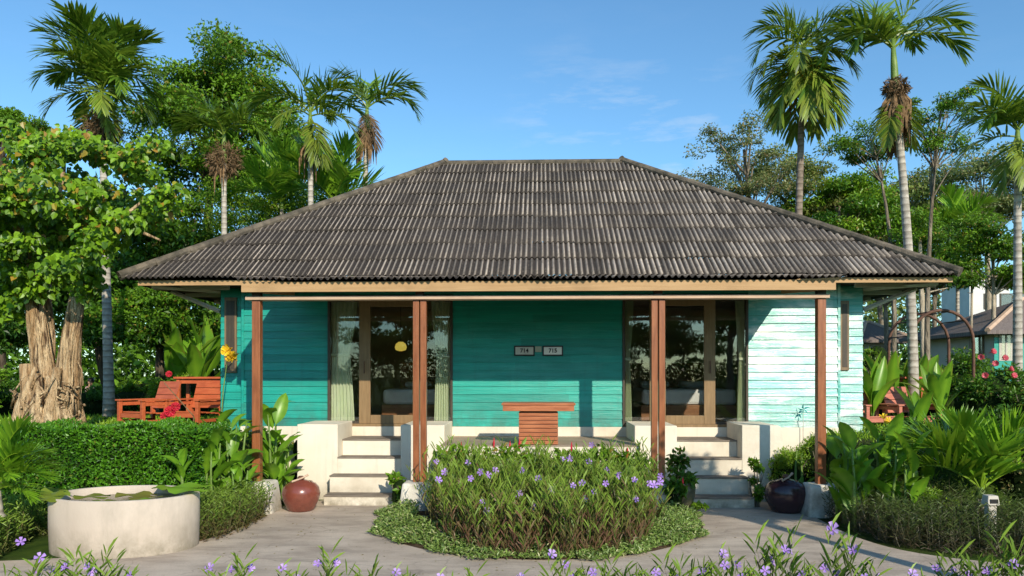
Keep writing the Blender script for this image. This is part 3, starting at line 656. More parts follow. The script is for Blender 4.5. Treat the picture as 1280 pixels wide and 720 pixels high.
# narrow side windows (brown shutters)
for px0, px1, py0, py1 in ((281, 296, 372, 466), (1050, 1061, 376, 463)):
    p0 = P(px0, py0, BY - .03); p1 = P(px1, py1, BY - .03)
    wn = MB(); wn.box(p0[0], p1[0], BY - .05, BY - .001, p1[2], p0[2]); f = wn.build('window', M['browntrim'], house, bevel=.004)
    f2 = MB(); f2.box(p0[0] + .035, p1[0] - .035, BY - .056, BY - .048, p1[2] + .06, p0[2] - .06); f2.build('shutter', M['darkframe'], f)
# plinth band below the siding
c = MB(); c.box(XL - .02, XR + .02, WY - .055, WY + .0005, .3, SZ - .004); c.build('plinth_band', M['cream'], house, bevel=.006)
# terrace slab (centre) and edges
TY = 11.5; IB0 = 12.1
iLa, iLb, iRa, iRb = -2.24, -1.52, 1.57, 2.25; oLa, oLb, oRa, oRb = -4.0, -3.32, 3.33, 3.99
t = MB(); t.box(iLb + .002, iRa - .002, TY, WY - .057, -.05, FZ - .012); t.build('terrace', M['cream'], house, bevel=.01)
t = MB(); t.box(iLb + .004, iRa - .004, TY - .012, WY - .058, FZ - .012, FZ); t.build('terrace_floor', M['terracefloor'], house, bevel=.004)
# front landing step of the terrace
t = MB(); t.box(iLb - .2, iRa + .2, TY - .35, TY - .002, -.05, .55); t.build('terrace_step', M['cream'], house, bevel=.012)
# stair flanks
def flank(x0, x1, y0, rnd_side=0):
    mb = MB(); n = 10; r = .10; z1 = 1.25; prof = []
    if rnd_side > 0: prof = [(x0, -.05), (x1, -.05)] + [(x1 - r + r * math.cos(a), z1 - r + r * math.sin(a)) for a in np.linspace(0, math.pi / 2, n)] + [(x0, z1)]
    elif rnd_side < 0: prof = [(x0, -.05), (x1, -.05), (x1, z1)] + [(x0 + r + r * math.cos(a), z1 - r + r * math.sin(a)) for a in np.linspace(math.pi / 2, math.pi, n)]
    else: prof = [(x0, -.05), (x1, -.05), (x1, z1), (x0, z1)]
    k = len(prof); V = [(x, y0, z) for x, z in prof] + [(x, WY - .058, z) for x, z in prof]
    mb.add(V, [(i, (i + 1) % k, (i + 1) % k + k, i + k) for i in range(k)])
    mb.f.append(np.array([list(range(k))[::-1]]) + mb.n - 2 * k); mb.m.append(0); mb.f.append(np.array([list(range(k, 2 * k))]) + mb.n - 2 * k); mb.m.append(0)
    return mb
for a, b_, y0, rs in ((oLa, oLb, 12.25, 0), (iLa, iLb, 12.1, 0), (iRa, iRb, 12.1, 0), (oRa, oRb, 12.25, 1)):
    flank(a, b_, y0, rs).build('stair_wall', M['cream'], house, bevel=.012)
# stairs
for k, (a, b_) in enumerate(((oLb, iLa), (iRb, oRa))):
    st = MB(); tr = MB()
    lv = [(11.65, .17), (11.98, .44), (12.25, .71), (12.56, .98)]
    for i, (y, z) in enumerate(lv):
        yb = lv[i + 1][0] if i < 3 else WY - .058
        ext = (.06 if i < 2 else 0)
        st.box(a - ext + .002, b_ + ext * .5 - .002, y, WY - .06 if i == 3 else yb + .0, -.04, z - .022)
        tr.box(a - ext, b_ + ext * .5 - .001, y - .018, yb - .0195 if i < 3 else WY - .06, z - .0215, z)
    s_ = st.build('staircase', M['cream'], house, bevel=.006); tr.build('tread', M['tread'], s_, bevel=.005)
# posts with plinths
PY_ = 11.15
def plinth(x, wdt, ins=.06):
    mb = MB(); mb.box(x - wdt / 2, x + wdt / 2, PY_ - .25, PY_ + .25, -.04, .465, taper=ins); mb.build('plinth', M['plinth'], house, bevel=.035)
for x, wd in ((-4.22, .58), (-1.79, .56), (1.80, .52), (4.19, .56)): plinth(x, wd)
for x, hw_ in ((-4.25, .062), (-1.825, .046), (-1.715, .046), (1.735, .046), (1.845, .046), (4.18, .062)):
    mb = MB(); mb.box(x - hw_, x + hw_, PY_ - hw_, PY_ + hw_, .465, 3.199); mb.build('post', M['post'], house, bevel=.008)
mb = MB(); mb.box(-4.40, 4.28, PY_ - .10, PY_ + .10, 3.20, 3.255); mb.build('beam', M['beam'], house, bevel=.006)
for x in (-4.25, -1.77, 1.79, 4.18):
    mb = MB(); mb.box(x - .06, x + .06, PY_ - .06, PY_ + .06, 3.256, 3.44); mb.build('short_post', M['darkframe'], house)
# porch ceiling and fascias
FX0, FX1 = -4.41, 4.32; FY = 10.93
mb = MB(); mb.box(FX0, FX1, FY, FY + .04, 3.305, 3.455); mb.build('fascia', M['fascia'], house, bevel=.004)
for xa in (FX0, FX1 - .035):
    mb = MB(); V = [(x, y, z) for x in (xa, xa + .035) for (y, z) in ((FY + .041, 3.305), (WY - .035, 3.50), (WY - .035, 3.70), (FY + .041, 3.45))]
    mb.add(V, [(0, 3, 2, 1), (4, 5, 6, 7), (0, 1, 5, 4), (1, 2, 6, 5), (2, 3, 7, 6), (3, 0, 4, 7)]); mb.build('fascia', M['fascia'], house)
mb = MB(); V = [(x, y, z) for x in (FX0 + .036, FX1 - .036) for (y, z) in ((FY + .042, 3.415), (WY - .036, 3.60), (WY - .036, 3.615), (FY + .042, 3.43))]
mb.add(V, [(0, 3, 2, 1), (4, 5, 6, 7), (0, 1, 5, 4), (1, 2, 6, 5), (2, 3, 7, 6), (3, 0, 4, 7)]); mb.build('porch_ceiling', M['soffit'], house)
RX, RY0, RYC, ZE, ZR, RH = 7.06, 12.5, 17.45, 3.73, 7.03, 2.09
RD = RYC - RY0
y = RY0 + .12; IN = .16
mb = MB(); mb.box(-RX + IN, RX - IN, y, y + .03, 3.615, 3.70); mb.build('fascia', M['fascia'], house)
mb = MB(); mb.box(-RX + IN, RX - IN, 2 * RYC - y - .03, 2 * RYC - y, 3.615, 3.70); mb.build('fascia', M['fascia'], house)
for sg in (-1, 1): mb = MB(); mb.box(min(sg * (RX - IN), sg * (RX - IN - .03)), max(sg * (RX - IN), sg * (RX - IN - .03)), y + .031, 2 * RYC - y - .031, 3.615, 3.70); mb.build('fascia', M['darkframe'], house)
mb = MB(); mb.box(-RX + IN + .04, RX - IN - .04, y + .04, 2 * RYC - y - .04, CZ + .004, CZ + .02); mb.build('soffit', M['soffit'], house)
for sg in (-1, 1):
    xe = RX - IN - .035; xi = (abs(BXL) if sg < 0 else BXR) + .03
    for yy in (13.1, 14.3, 15.6, 16.9):
        mb = MB(); x_in = (5.5 if yy < 13.4 else xi); mb.box(min(sg * x_in, sg * xe), max(sg * x_in, sg * xe), yy - .025, yy + .025, CZ - .07, CZ + .003); mb.build('rafter', M['rafter'], house)
    for yy in (13.52, 15.5):
        mb = MB(); mb.tube([(sg * (xi + .0), yy, CZ - .42), (sg * (xe - .12), yy - .02, CZ - .05)], .04, 4); mb.build('strut', M['rafter'], house)
mb = MB(); mb.tube([(-RX + .3, RY0 + .3, CZ - .03), (BXL - .02, BY, CZ - .05)], .045, 4); mb.build('rafter', M['rafter'], house)
mb = MB(); mb.tube([(RX - .3, RY0 + .3, CZ - .03), (BXR + .02, BY, CZ - .05)], .045, 4); mb.build('rafter', M['rafter'], house)
# roof slopes
TH = math.atan2(ZR - ZE, RD); VMAX = RD / math.cos(TH); EX = VMAX / 9
def slope(mb, half, x0=None, x1=None, vlo=0.0, xf=None, courses=9, pitch=.095, amp=.021, seed=0, ridge_half=RH):
    rs = random.Random(seed); x0 = -half if x0 is None else x0; x1 = half if x1 is None else x1
    ns = 8; dx = pitch / ns; k = int((x1 - x0) / dx); xs = x0 + np.arange(k + 1) * dx
    for j in range(courses):
        va = j * EX if j > 0 else vlo; vb = (j + 1) * EX
        vm = (half - np.abs(xs)) / (half - ridge_half) * VMAX if half > ridge_half else np.full(len(xs), VMAX)
        sheet = np.floor((xs + .35 * (j % 2)) / (pitch * 8)).astype(int); sh = {s: (rs.uniform(-.006, .008), rs.random(), rs.uniform(-.035, .035)) for s in set(sheet)}
        wv = np.floor(xs / pitch).astype(int); wr = {s: rs.random() ** 1.2 for s in set(wv)}
        lift = np.array([sh[s][0] for s in sheet]); tone = np.array([sh[s][1] for s in sheet]); jit = np.array([sh[s][2] for s in sheet]); wrr = np.array([wr[s] for s in wv])
        ph = 2 * math.pi * xs / pitch; h = amp * np.cos(ph); crest = np.clip(np.cos(ph + .6) * 1.0 + .12, 0, 1) * (.30 + .85 * wrr)
        rows = []; cc = []
        vedge = va + (jit if j > 0 else jit * .5)
        for fi, f in enumerate((0.0, 0.0, .5, 1.0)):
            v = vedge + (vb + .03 - vedge) * f; v = np.minimum(v, np.maximum(vm, vedge - 1e-4))
            hh = h + lift + .024 * (1 - f); 
            if fi == 0: hh = hh - .012
            rows.append(np.column_stack([xs, v, hh]))
            e = np.full(len(xs), 1.0)
            cr = crest * (.05 if fi == 0 else (0.85 if fi == 1 else 1.0))
            cc.append(np.column_stack([cr, tone, np.zeros(len(xs))]))
        ok = vm > vedge + .005
        V = np.concatenate(rows); C = np.concatenate(cc); nn = len(xs); Q = []
        for rr in range(3):
            for i in range(nn - 1):
                if ok[i] and ok[i + 1]: Q.append((rr * nn + i, rr * nn + i + 1, (rr + 1) * nn + i + 1, (rr + 1) * nn + i))
        if not Q: continue
        W = xf(V); mb.add(W, Q, C)
ct, st_ = math.cos(TH), math.sin(TH)
def xf_front(V): return np.column_stack([V[:, 0], RY0 + V[:, 1] * ct - V[:, 2] * st_, ZE + V[:, 1] * st_ + V[:, 2] * ct])
def xf_back(V): W = xf_front(V); W[:, 0] *= -1; W[:, 1] = 2 * RYC - W[:, 1]; return W
TS = math.atan2(ZR - ZE, RX - RH); cs_, ss_ = math.cos(TS), math.sin(TS); VS = (RX - RH) / cs_
def xf_right(V): v = V[:, 1] * VS / VMAX; return np.column_stack([RX - v * cs_ + V[:, 2] * ss_, RYC + V[:, 0], ZE + v * ss_ + V[:, 2] * cs_])
def xf_left(V): W = xf_right(V); W[:, 0] *= -1; W[:, 1] = 2 * RYC - W[:, 1]; return W
rf = MB(); slope(rf, RX, xf=xf_front, seed=1); slope(rf, RX, xf=xf_back, seed=2)
slope(rf, RD, xf=xf_right, seed=3, ridge_half=0.0); slope(rf, RD, xf=xf_left, seed=4, ridge_half=0.0)
roof = rf.build('roof', M['roof'], house, smooth=True); roof.location = (-.10, 0, 0)
PT = math.atan2(.235, 1.9)
def xf_porch(V): return np.column_stack([V[:, 0], FY - .10 + V[:, 1] * math.cos(PT) - V[:, 2] * math.sin(PT), 3.478 + V[:, 1] * math.sin(PT) + V[:, 2] * math.cos(PT)])
pe = MB(); ex_, vm_ = EX, VMAX; EX, VMAX = .95, 1.9
slope(pe, 20, x0=FX0 - .06, x1=FX1 + .06, xf=xf_porch, courses=2, seed=9, ridge_half=30); EX, VMAX = ex_, vm_; pe.build('porch_roof', M['roof'], house, smooth=True)
for a, b_ in (((-RX, RY0, ZE), (-RH, RYC, ZR)), ((RX, RY0, ZE), (RH, RYC, ZR)), ((-RX, 2 * RYC - RY0, ZE), (-RH, RYC, ZR)), ((RX, 2 * RYC - RY0, ZE), (RH, RYC, ZR))):
    a = np.array(a); b_ = np.array(b_); n = 12; q = MB()
    for i in range(n):
        s0 = a + (b_ - a) * (i / n) + np.array([0, 0, .035]); s1 = a + (b_ - a) * ((i + 1.12) / n) + np.array([0, 0, .055])
        q.tube([s0, s1], [.085, .07], 10)
    q.build('hip_cap', M['ridge'], roof, smooth=False)
q = MB(); n = 8
for i in range(n):
    xa = -RH + 2 * RH * i / n; xb = -RH + 2 * RH * (i + 1.08) / n; q.tube([(xa, RYC, ZR + .01), (xb, RYC, ZR + .02)], [.075, .065], 10)
q.build('ridge_cap', M['ridge'], roof)

# interior rooms
mb = MB(); mb.box(XL + .11, XR - .11, WY + .0, 17.4, SZ - .08, SZ - .02); mb.build('room_floor', M['roomfloor'], house)
mb = MB(); mb.box(XL + .11, XR - .11, 17.41, 17.5, SZ - .02, CZ); mb.box(-.06, .06, WY + .145, 17.405, SZ - .02, CZ); mb.build('inner_wall', M['roomwall'], house)
mb = MB(); mb.box(XL + .11, XR - .11, WY + .145, 17.4, CZ - .03, CZ - .01); mb.build('room_ceiling', M['roomwall'], house)

# glazed doors
def door_unit(x0, x1, s0, s1, leaf_side, second):
    """outer frame x0..x1, wide stile s0..s1, second stile pair"""
    y = WY + .02; zt = 3.50; zb = SZ
    d = MB()
    for a, b_ in ((x0, x0 + .04), (x1 - .04, x1)): d.box(a, b_, y - .055, y + .06, zb - .002, zt)
    d.box(x0 + .041, x1 - .041, y - .05, y + .05, zt - .07, zt)
    fr = d.build('door_frame', M['darkframe'], house, bevel=.004)
    d = MB(); d.box(x0 + .041, x1 - .041, y - .065, y + .05, zb - .004, zb + .045); d.build('sill', M['frame'], fr, bevel=.004)
    a, b_ = min(s0[0], second[0]), max(s0[1], second[1])
    lf = MB(); lf.box(s0[0], s0[1], y - .035, y + .01, zb + .047, zt - .072); lf.box(second[0], second[1], y - .035, y + .01, zb + .047, zt - .072)
    ia, ib = (s0[1], second[0]) if s0[0] < second[0] else (second[1], s0[0])
    lf.box(ia + .001, ib - .001, y - .033, y + .008, zb + .047, zb + .20); lf.box(ia + .001, ib - .001, y - .033, y + .008, zt - .20, zt - .072)
    dr = lf.build('door', M['frame'], house, bevel=.005)
    g = MB(); g.box(ia + .002, ib - .002, y - .014, y - .008, zb + .201, zt - .201); g.build('glass', M['glass'], dr)
    h = MB(); hx = (s0[0] + s0[1]) / 2; h.tube([(hx, y - .075, 2.1), (hx, y - .075, 2.32)], .010, 8); h.tube([(hx, y - .075, 2.12), (hx, y - .036, 2.12)], .008, 6); h.tube([(hx, y - .075, 2.30), (hx, y - .036, 2.30)], .008, 6); h.build('handle', M['metal_rust'], dr)
    for ga, gb in ((x0 + .042, a - .002), (b_ + .002, x1 - .042)):
        wf = MB()
        wf.box(ga, gb, y - .03, y + .0, zb + .047, zb + .085)
        wn = wf.build('side_window', M['darkframe'], house); wt_ = MB(); wt_.box(ga, gb, y - .03, y + .0, zt - .11, zt - .072); wt_.build('top_rail', M['darkframe'], wn)
        g = MB(); g.box(ga + .001, gb - .001, y - .018, y - .012, zb + .086, zt - .111); g.build('glass', M['glass'], wn)
door_unit(dL0, dL1, (X(449, WY), X(463, WY)), None, 1, (X(516, WY), X(531, WY)))
door_unit(dR0, dR1, (X(880, WY), X(894, WY)), None, -1, (X(812, WY), X(832, WY)))
# curtains
def curtain(px_top, px_tie, px_bot, ztie, label, Y=WY + .10, zt=3.46, zb=1.24, flip=False):
    mb = MB(); rows = 26; cols = 44; V = []
    for i in range(rows):
        t = i / (rows - 1); z = zt + (zb - zt) * t
        tt = (zt - ztie) / (zt - zb)
        if t < tt: u = (t / tt) ** 1.6; a = X(px_top[0], Y) * (1 - u) + X(px_tie[0], Y) * u; b_ = X(px_top[1], Y) * (1 - u) + X(px_tie[1], Y) * u
        else: u = ((t - tt) / (1 - tt)) ** .6; a = X(px_tie[0], Y) * (1 - u) + X(px_bot[0], Y) * u; b_ = X(px_tie[1], Y) * (1 - u) + X(px_bot[1], Y) * u
        for j in range(cols):
            s_ = j / (cols - 1); V.append((a + (b_ - a) * s_, Y + .028 * math.sin(s_ * 2 * math.pi * 6.5 + .5 * math.sin(t * 5)) * (1 if abs(t - tt) > .06 else .5), z))
    mb.add(V, [(i * cols + j, i * cols + j + 1, (i + 1) * cols + j + 1, (i + 1) * cols + j) for i in range(rows - 1) for j in range(cols - 1)])
    root = empty('curtain', (0, 0, 0), label=label, cat='curtain', group='curtains behind the glass doors')
    mb.build('cloth', M['curtain'], root, smooth=True)
    tb = MB(); a, b_ = X(px_tie[0] - 1, Y), X(px_tie[1] + 1, Y); tb.box(a, b_, Y - .045, Y + .045, ztie - .02, ztie + .03); tb.build('tie_band', M['curtain'], root, bevel=.01)
curtain((414, 447), (415, 437), (414, 443), 2.43, 'sage curtain tied back at the far left pane of the left door')
curtain((539, 565), (546, 562), (543, 564), 2.40, 'sage curtain tied back between the double post and the centre wall')
curtain((781, 792), (782, 787), (781, 790), 2.35, 'narrow sage curtain at the left edge of the right door')
curtain((919, 933), (924, 933), (921, 933), 2.35, 'narrow sage curtain at the right edge of the right door')
# beds
def bed(x0, x1, label):
    z = SZ - .02; r = empty('bed', ((x0 + x1) / 2, 15.2, z), label=label, cat='bed'); w2 = (x1 - x0) / 2
    m = MB(); m.box(-w2, w2, -.75, 1.2, .06, .36); m.build('bed_frame', M['bedwood'], r, bevel=.01)
    m = MB(); m.box(-w2 + .02, w2 - .02, -.73, 1.18, .362, .66); m.build('mattress', M['linen'], r, bevel=.06)
    m = MB(); m.box(-w2, w2, 1.21, 1.27, .06, 1.2); m.build('headboard', M['bedwood'], r, bevel=.01)
    for s_ in (-.5, .5):
        m = MB(); m.box(s_ * w2 * .9 - .3, s_ * w2 * .9 + .3, .72, 1.12, .665, .80); m.build('pillow', M['pillow'], r, bevel=.06)
    for s_ in (-1, 1):
        m = MB(); m.box(s_ * (w2 - .06) - .04, s_ * (w2 - .06) + .04, -.7, -.62, 0, .059); m.build('leg', M['bedwood'], r)
bed(-3.05, -1.3, 'white double bed with brown base inside the left room'); bed(2.0, 3.85, 'white double bed with brown base inside the right room')
p = P(501, 433, 16.2); r = empty('hanging_lamp', (p[0], 16.2, p[2]), label='yellow hanging lamp glowing above the bed in the left room', cat='lamp')
m = MB(); m.lathe([(.05, .10), (.11, .05), (.13, -.02), (.11, -.08), (.04, -.10)], sides=24); m.build('lamp_shade', M['lampshade'], r, smooth=True)
m = MB(); m.tube([(0, 0, .13), (0, 0, CZ - .03 - p[2])], .006, 5); m.build('cord', M['black'], r)

# number plates and box
def plate(px0, px1, text, label, mat):
    p0 = P(px0, 433, WY - .03); p1 = P(px1, 444, WY - .03); y = WY - .026
    r = empty('number_plate', ((p0[0] + p1[0]) / 2, y, (p0[2] + p1[2]) / 2), label=label, cat='sign'); w2 = (p1[0] - p0[0]) / 2; h2 = (p0[2] - p1[2]) / 2
    m = MB(); m.box(-w2 - .012, w2 + .012, -.02, .0, -h2 - .012, h2 + .012); m.build('plate_frame', M['black'], r, bevel=.003)
    m = MB(); m.box(-w2 + .012, w2 - .012, -.026, -.0205, -h2 + .012, h2 - .012); m.build('plate_face', mat, r)
    cu = bpy.data.curves.new('number', 'FONT'); cu.body = text; cu.size = .10; cu.align_x = 'CENTER'; cu.align_y = 'CENTER'; cu.extrude = .002; cu.offset = .003
    o = bpy.data.objects.new('tmp', cu); COL.objects.link(o); dg = bpy.context.evaluated_depsgraph_get(); me = bpy.data.meshes.new_from_object(o.evaluated_get(dg)); bpy.data.objects.remove(o)
    me.materials.clear(); me.materials.append(M['black']); link('lettering', me, r, (0, -.0285, 0), (math.pi / 2, 0, 0))
plate(643.5, 667.5, '714', 'framed grey number plate reading 714 on the teal wall', M['plate_grey']); plate(679, 703, '715', 'framed pale number plate reading 715 on the teal wall', M['plate'])
p = P(673, 436.5, WY - .03); m = MB(); m.box(p[0] - .055, p[0] + .055, WY - .05, WY - .022, p[2] - .05, p[2] + .05); tag(m.build('switch_box', M['box'], bevel=.005), 'small pale box between the two number plates', 'box')

# slatted table on the terrace
tp = P(673, 556, 11.75); r = empty('wooden_table', (tp[0], 11.85, FZ), label='reddish slatted pedestal table on the terrace below the number plates', cat='table')
s = 1 / (F / 11.85); wt = 45 * s; wb = 24 * s; hz_ = (HZ - 503) * s + CAM[2] - FZ
for i in range(4):
    m = MB(); ya = -.32 + i * .16; m.box(-wt, wt, ya, ya + .152, hz_ - .035, hz_); m.build('tabletop_board', M['tablewood'], r, bevel=.006)
m = MB(); m.box(-wt + .02, wt - .02, -.31, .31, hz_ - .125, hz_ - .037); m.build('apron', M['tablewood'], r, bevel=.006)
m = MB(); m.box(-wb + .03, wb - .03, -.22, .22, .001, hz_ - .126); m.build('pedestal_core', M['darkframe'], r)
nb = 8; hh = (hz_ - .15) / nb
for i in range(nb):
    m = MB(); m.box(-wb, wb, -.245, -.222, .01 + i * hh, .01 + (i + 1) * hh - .008); m.box(-wb, wb, .222, .245, .01 + i * hh, .01 + (i + 1) * hh - .008)
    m.box(-wb, -wb + .028, -.221, .221, .01 + i * hh, .01 + (i + 1) * hh - .008); m.box(wb - .028, wb, -.221, .221, .01 + i * hh, .01 + (i + 1) * hh - .008)
    m.build('pedestal_slat', M['tablewood'], r, bevel=.004)
# small dark shells standing on stair walls
for px, lab in ((337 + 0, None),):
    pass

# ================================================================== POTS, PLANTER
def pot(px, yb, Y, rad, h, mat, label, tilt=0):
    g = G(px, yb); r = empty('water_pot', (g[0], Y, .012), label=label, cat='pot')
    prof = [(.02, 0), (rad * .62, 0), (rad * .70, h * .06), (rad * .93, h * .36), (rad, h * .60), (rad * .93, h * .80), (rad * .76, h * .93), (rad * .62, h * .97), (rad * .60, h * 1.0), (rad * .52, h * .99), (rad * .50, h * .9), (rad * .5, h * .8)]
    m = MB(); m.lathe(prof, sides=48); m.build('body', mat, r, smooth=True)
    m = MB(); m.lathe([(rad * .5, h * .965), (rad * .42, h * 1.02), (rad * .2, h * 1.07), (.001, h * 1.08)], sides=32); m.build('lid', mat, r, smooth=True)
    m = MB(); m.lathe([(.001, h * 1.06), (.05, h * 1.09), (.055, h * 1.14), (.035, h * 1.19), (.001, h * 1.2)], sides=16); m.build('lid_knob', M['metal_rust'], r, smooth=True)
    m = MB(); m.tube([(-.10, -rad * .45, h * 1.03), (.02, -rad * .2, h * 1.12), (.10, .02, h * 1.22)], [.016, .012, .02], 7); m.build('dipper', M['beam'], r)
pot(378, 638, 11.2, .285, .44, M['potbrown'], 'glossy red brown water pot left of the left steps')
pot(969, 633, 11.35, .315, .47, M['potdark'], 'glossy dark purple water pot right of the right steps')
g = G(842, 630); r = empty('plant_pot', (g[0], 11.35, .012), label='olive glazed plant pot behind the flower bed by the right steps', cat='pot')
m = MB(); m.lathe([(.01, 0), (.13, 0), (.19, .2), (.21, .36), (.19, .42), (.2, .44), (.17, .44), (.16, .36), (.01, .36)], sides=32); m.build('body', M['potgreen'], r, smooth=True)
m = MB(); crown(m, [((-.05, 0, .60), (.18, .2, .2)), ((-.05, 0, .76), (.15, .15, .16)), ((.06, -.1, .48), (.12, .12, .12))], 120, .10, .5, 'ovate'); m.build('foliage', M['leaf_dark'], r)

PC = (-4.96, 8.80); PR = .86; PH = .655
r = empty('round_planter', (PC[0], PC[1], 0), label='large round cream lily planter in front of the left hedge', cat='planter')
prof = [(PR * .985, -.03), (PR, .3), (PR, PH - .012), (PR - .012, PH), (PR - .06, PH), (PR - .07, PH - .012), (PR - .07, PH - .1), (PR - .07, PH - .3)]
m = MB(); m.lathe(prof, sides=96); m.build('tank_wall', M['planter'], r, smooth=True)
m = MB(); m.lathe([(.001, PH - .10), (PR - .069, PH - .10)], sides=64); m.build('water', M['water'], r)
def lilypad(mb, c, R_, tint, tiltx=0.0, tilty=0.0, dz=0.0):
    k = 18; V = [(c[0], c[1], c[2])]; 
    for ring, f in enumerate((.55, 1.0)):
        for i in range(k):
            a = .2 + (2 * math.pi - .4) * i / (k - 1); w = 1 + .05 * math.sin(a * 5 + c[0] * 9); x = math.cos(a) * R_ * f * w; y = math.sin(a) * R_ * f * w
            z = .03 * f * f * math.sin(a * 4 + c[1] * 7) * R_ * 3 + x * tiltx + y * tilty
            V.append((c[0] + x, c[1] + y, c[2] + z + dz * f))
    T = [(0, 1 + i, 2 + i) for i in range(k - 1)]
    mb.add(V, T, tint); b = mb.n - len(V)
    mb.f.append(np.array([(1 + i, 1 + k + i, 2 + k + i, 2 + i) for i in range(k - 1)]) + b); mb.m.append(0)
pads = [(-.62, -.58, .02, .16, .5, .0, .25), (-.25, -.52, -.06, .20, .5, 0, .0), (.1, -.40, -.06, .22, .7, 0, 0), (.45, -.30, -.05, .2, .2, 0, 0), (.78, .0, .06, .26, .0, 0, .1), (.55, .35, .02, .22, .3, 0, 0), (0, .3, -.06, .25, .8, 0, 0), (-.45, .1, -.06, .22, .6, 0, 0), (-.72, -.32, .03, .17, .4, -.2, .2), (.25, .0, -.06, .2, .9, 0, 0), (.3, .6, 0, .2, .2, 0, 0)]
for (x, y, dz, rr, br, tx, ty) in pads:
    m = MB(); lilypad(m, (x, y, PH + dz), rr, (.65 * (1 - br) + .2, br * .8, 0), tx, ty); m.build('lily_pad', M['leaf_broad'], r, smooth=True)

r.scale = (1, .74, 1)
# ================================================================== LEFT HEDGE
def hedge(name, label, x0, x1, y0, y1, z0, z1, n, mat, size=.045):
    r = empty(name, ((x0 + x1) / 2, (y0 + y1) / 2, z0), label=label, cat='hedge'); cx, cy = (x0 + x1) / 2, (y0 + y1) / 2
    k = MB(); k.box(x0 - cx + .09, x1 - cx - .09, y0 - cy + .09, y1 - cy - .09, 0, z1 - z0 - .08, taper=.03); k.build('branches', M['core'], r)  # solid dark box painting the shade inside the hedge, no separate twigs
    mb = MB(); A = [('f', (x1 - x0) * (z1 - z0)), ('t', (x1 - x0) * (y1 - y0)), ('r', (y1 - y0) * (z1 - z0)), ('l', (y1 - y0) * (z1 - z0))]; tot = sum(a for _, a in A)
    for s_, a in A:
        m_ = int(n * a / tot); u = RNG.random((m_, 2)); dep = -RNG.exponential(.035, m_) + .02
        if s_ == 'f': p = np.column_stack([x0 + u[:, 0] * (x1 - x0), y0 - dep, z0 + u[:, 1] * (z1 - z0)]); nn = np.array([0, -1, .3])
        if s_ == 't': p = np.column_stack([x0 + u[:, 0] * (x1 - x0), y0 + u[:, 1] * (y1 - y0), z1 + dep]); nn = np.array([0, -.2, 1])
        if s_ == 'r': p = np.column_stack([x1 + dep, y0 + u[:, 0] * (y1 - y0), z0 + u[:, 1] * (z1 - z0)]); nn = np.array([1, 0, .3])
        if s_ == 'l': p = np.column_stack([x0 - dep, y0 + u[:, 0] * (y1 - y0), z0 + u[:, 1] * (z1 - z0)]); nn = np.array([-1, 0, .3])
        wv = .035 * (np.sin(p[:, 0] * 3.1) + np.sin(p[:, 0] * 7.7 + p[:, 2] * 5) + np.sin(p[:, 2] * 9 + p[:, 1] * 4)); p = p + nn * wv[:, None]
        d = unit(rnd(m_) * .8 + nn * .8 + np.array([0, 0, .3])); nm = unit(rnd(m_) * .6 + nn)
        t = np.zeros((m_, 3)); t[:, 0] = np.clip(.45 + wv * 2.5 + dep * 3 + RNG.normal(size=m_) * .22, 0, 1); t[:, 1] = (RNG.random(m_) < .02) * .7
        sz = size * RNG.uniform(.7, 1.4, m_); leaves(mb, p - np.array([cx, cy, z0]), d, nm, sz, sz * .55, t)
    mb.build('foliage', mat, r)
hedge('clipped_hedge', 'long flat topped clipped green hedge behind the round planter', -7.6, -4.72, 10.1, 11.3, 0, 1.30, 36000, M['leaf_hedge'])

# ================================================================== CENTRAL BED
def in_bed(n, a=2.1, b=2.3, cx=0.06, cy=10.75, back=11.25):
    out = []
    while len(out) < n:
        x = random.uniform(-a, a); y = random.uniform(-b, back - cy); 
        if abs(x / a) ** 3 + abs(y / b) ** 2.4 < 1: out.append((cx + x, cy + y, .03))
    return np.array(out)
soil = MB(); k = 48; V = [(0.0, 10.2, .10)]
for f, z in ((.6, .09), (.93, .05), (1.0, -.02)):
    for i in range(k):
        a = 2 * math.pi * i / k; x = math.cos(a) * 2.38 * f; y = math.sin(a) * (2.5 if math.sin(a) < 0 else .62) * f; V.append((x + .0, 10.72 + y, z))
Q = [(0, 1 + i, 1 + (i + 1) % k) for i in range(k)]
soil.add(V, Q); b0 = soil.n - len(V)
soil.f.append(np.array([(1 + r_ * k + i, 1 + (r_ + 1) * k + i, 1 + (r_ + 1) * k + (i + 1) % k, 1 + r_ * k + (i + 1) % k) for r_ in range(2) for i in range(k)]) + b0); soil.m.append(0)
tag(soil.build('soil', M['soil'], smooth=True), kind='structure')
bedr = empty('flower_bed', (0, 10.4, .03), label='dense bed of purple ruellia with browning lower leaves between the two steps', cat='flower bed')
pb = in_bed(1750, 1.52, 2.42); hts = RNG.uniform(.55, 1.0, len(pb)) * (.72 + .26 * np.clip((pb[:, 1] - 8.7) / 2.0, 0, 1)) * (1 + .13 * np.sin(pb[:, 0] * 5 + pb[:, 1] * 3) + .08 * np.sin(pb[:, 0] * 13))
m = MB(); off = np.array([0, 10.4, .03])
ax = stems_cloud(m, pb - off, hts, bed=True, per=22, ll=.135, lw=.0078, brownlow=1.0, lean=.17, clear=.03, rise=2.2, topbright=.5)
fo = m.build('foliage', M['leaf_ruellia'], bedr); fo['kind'] = 'stuff'
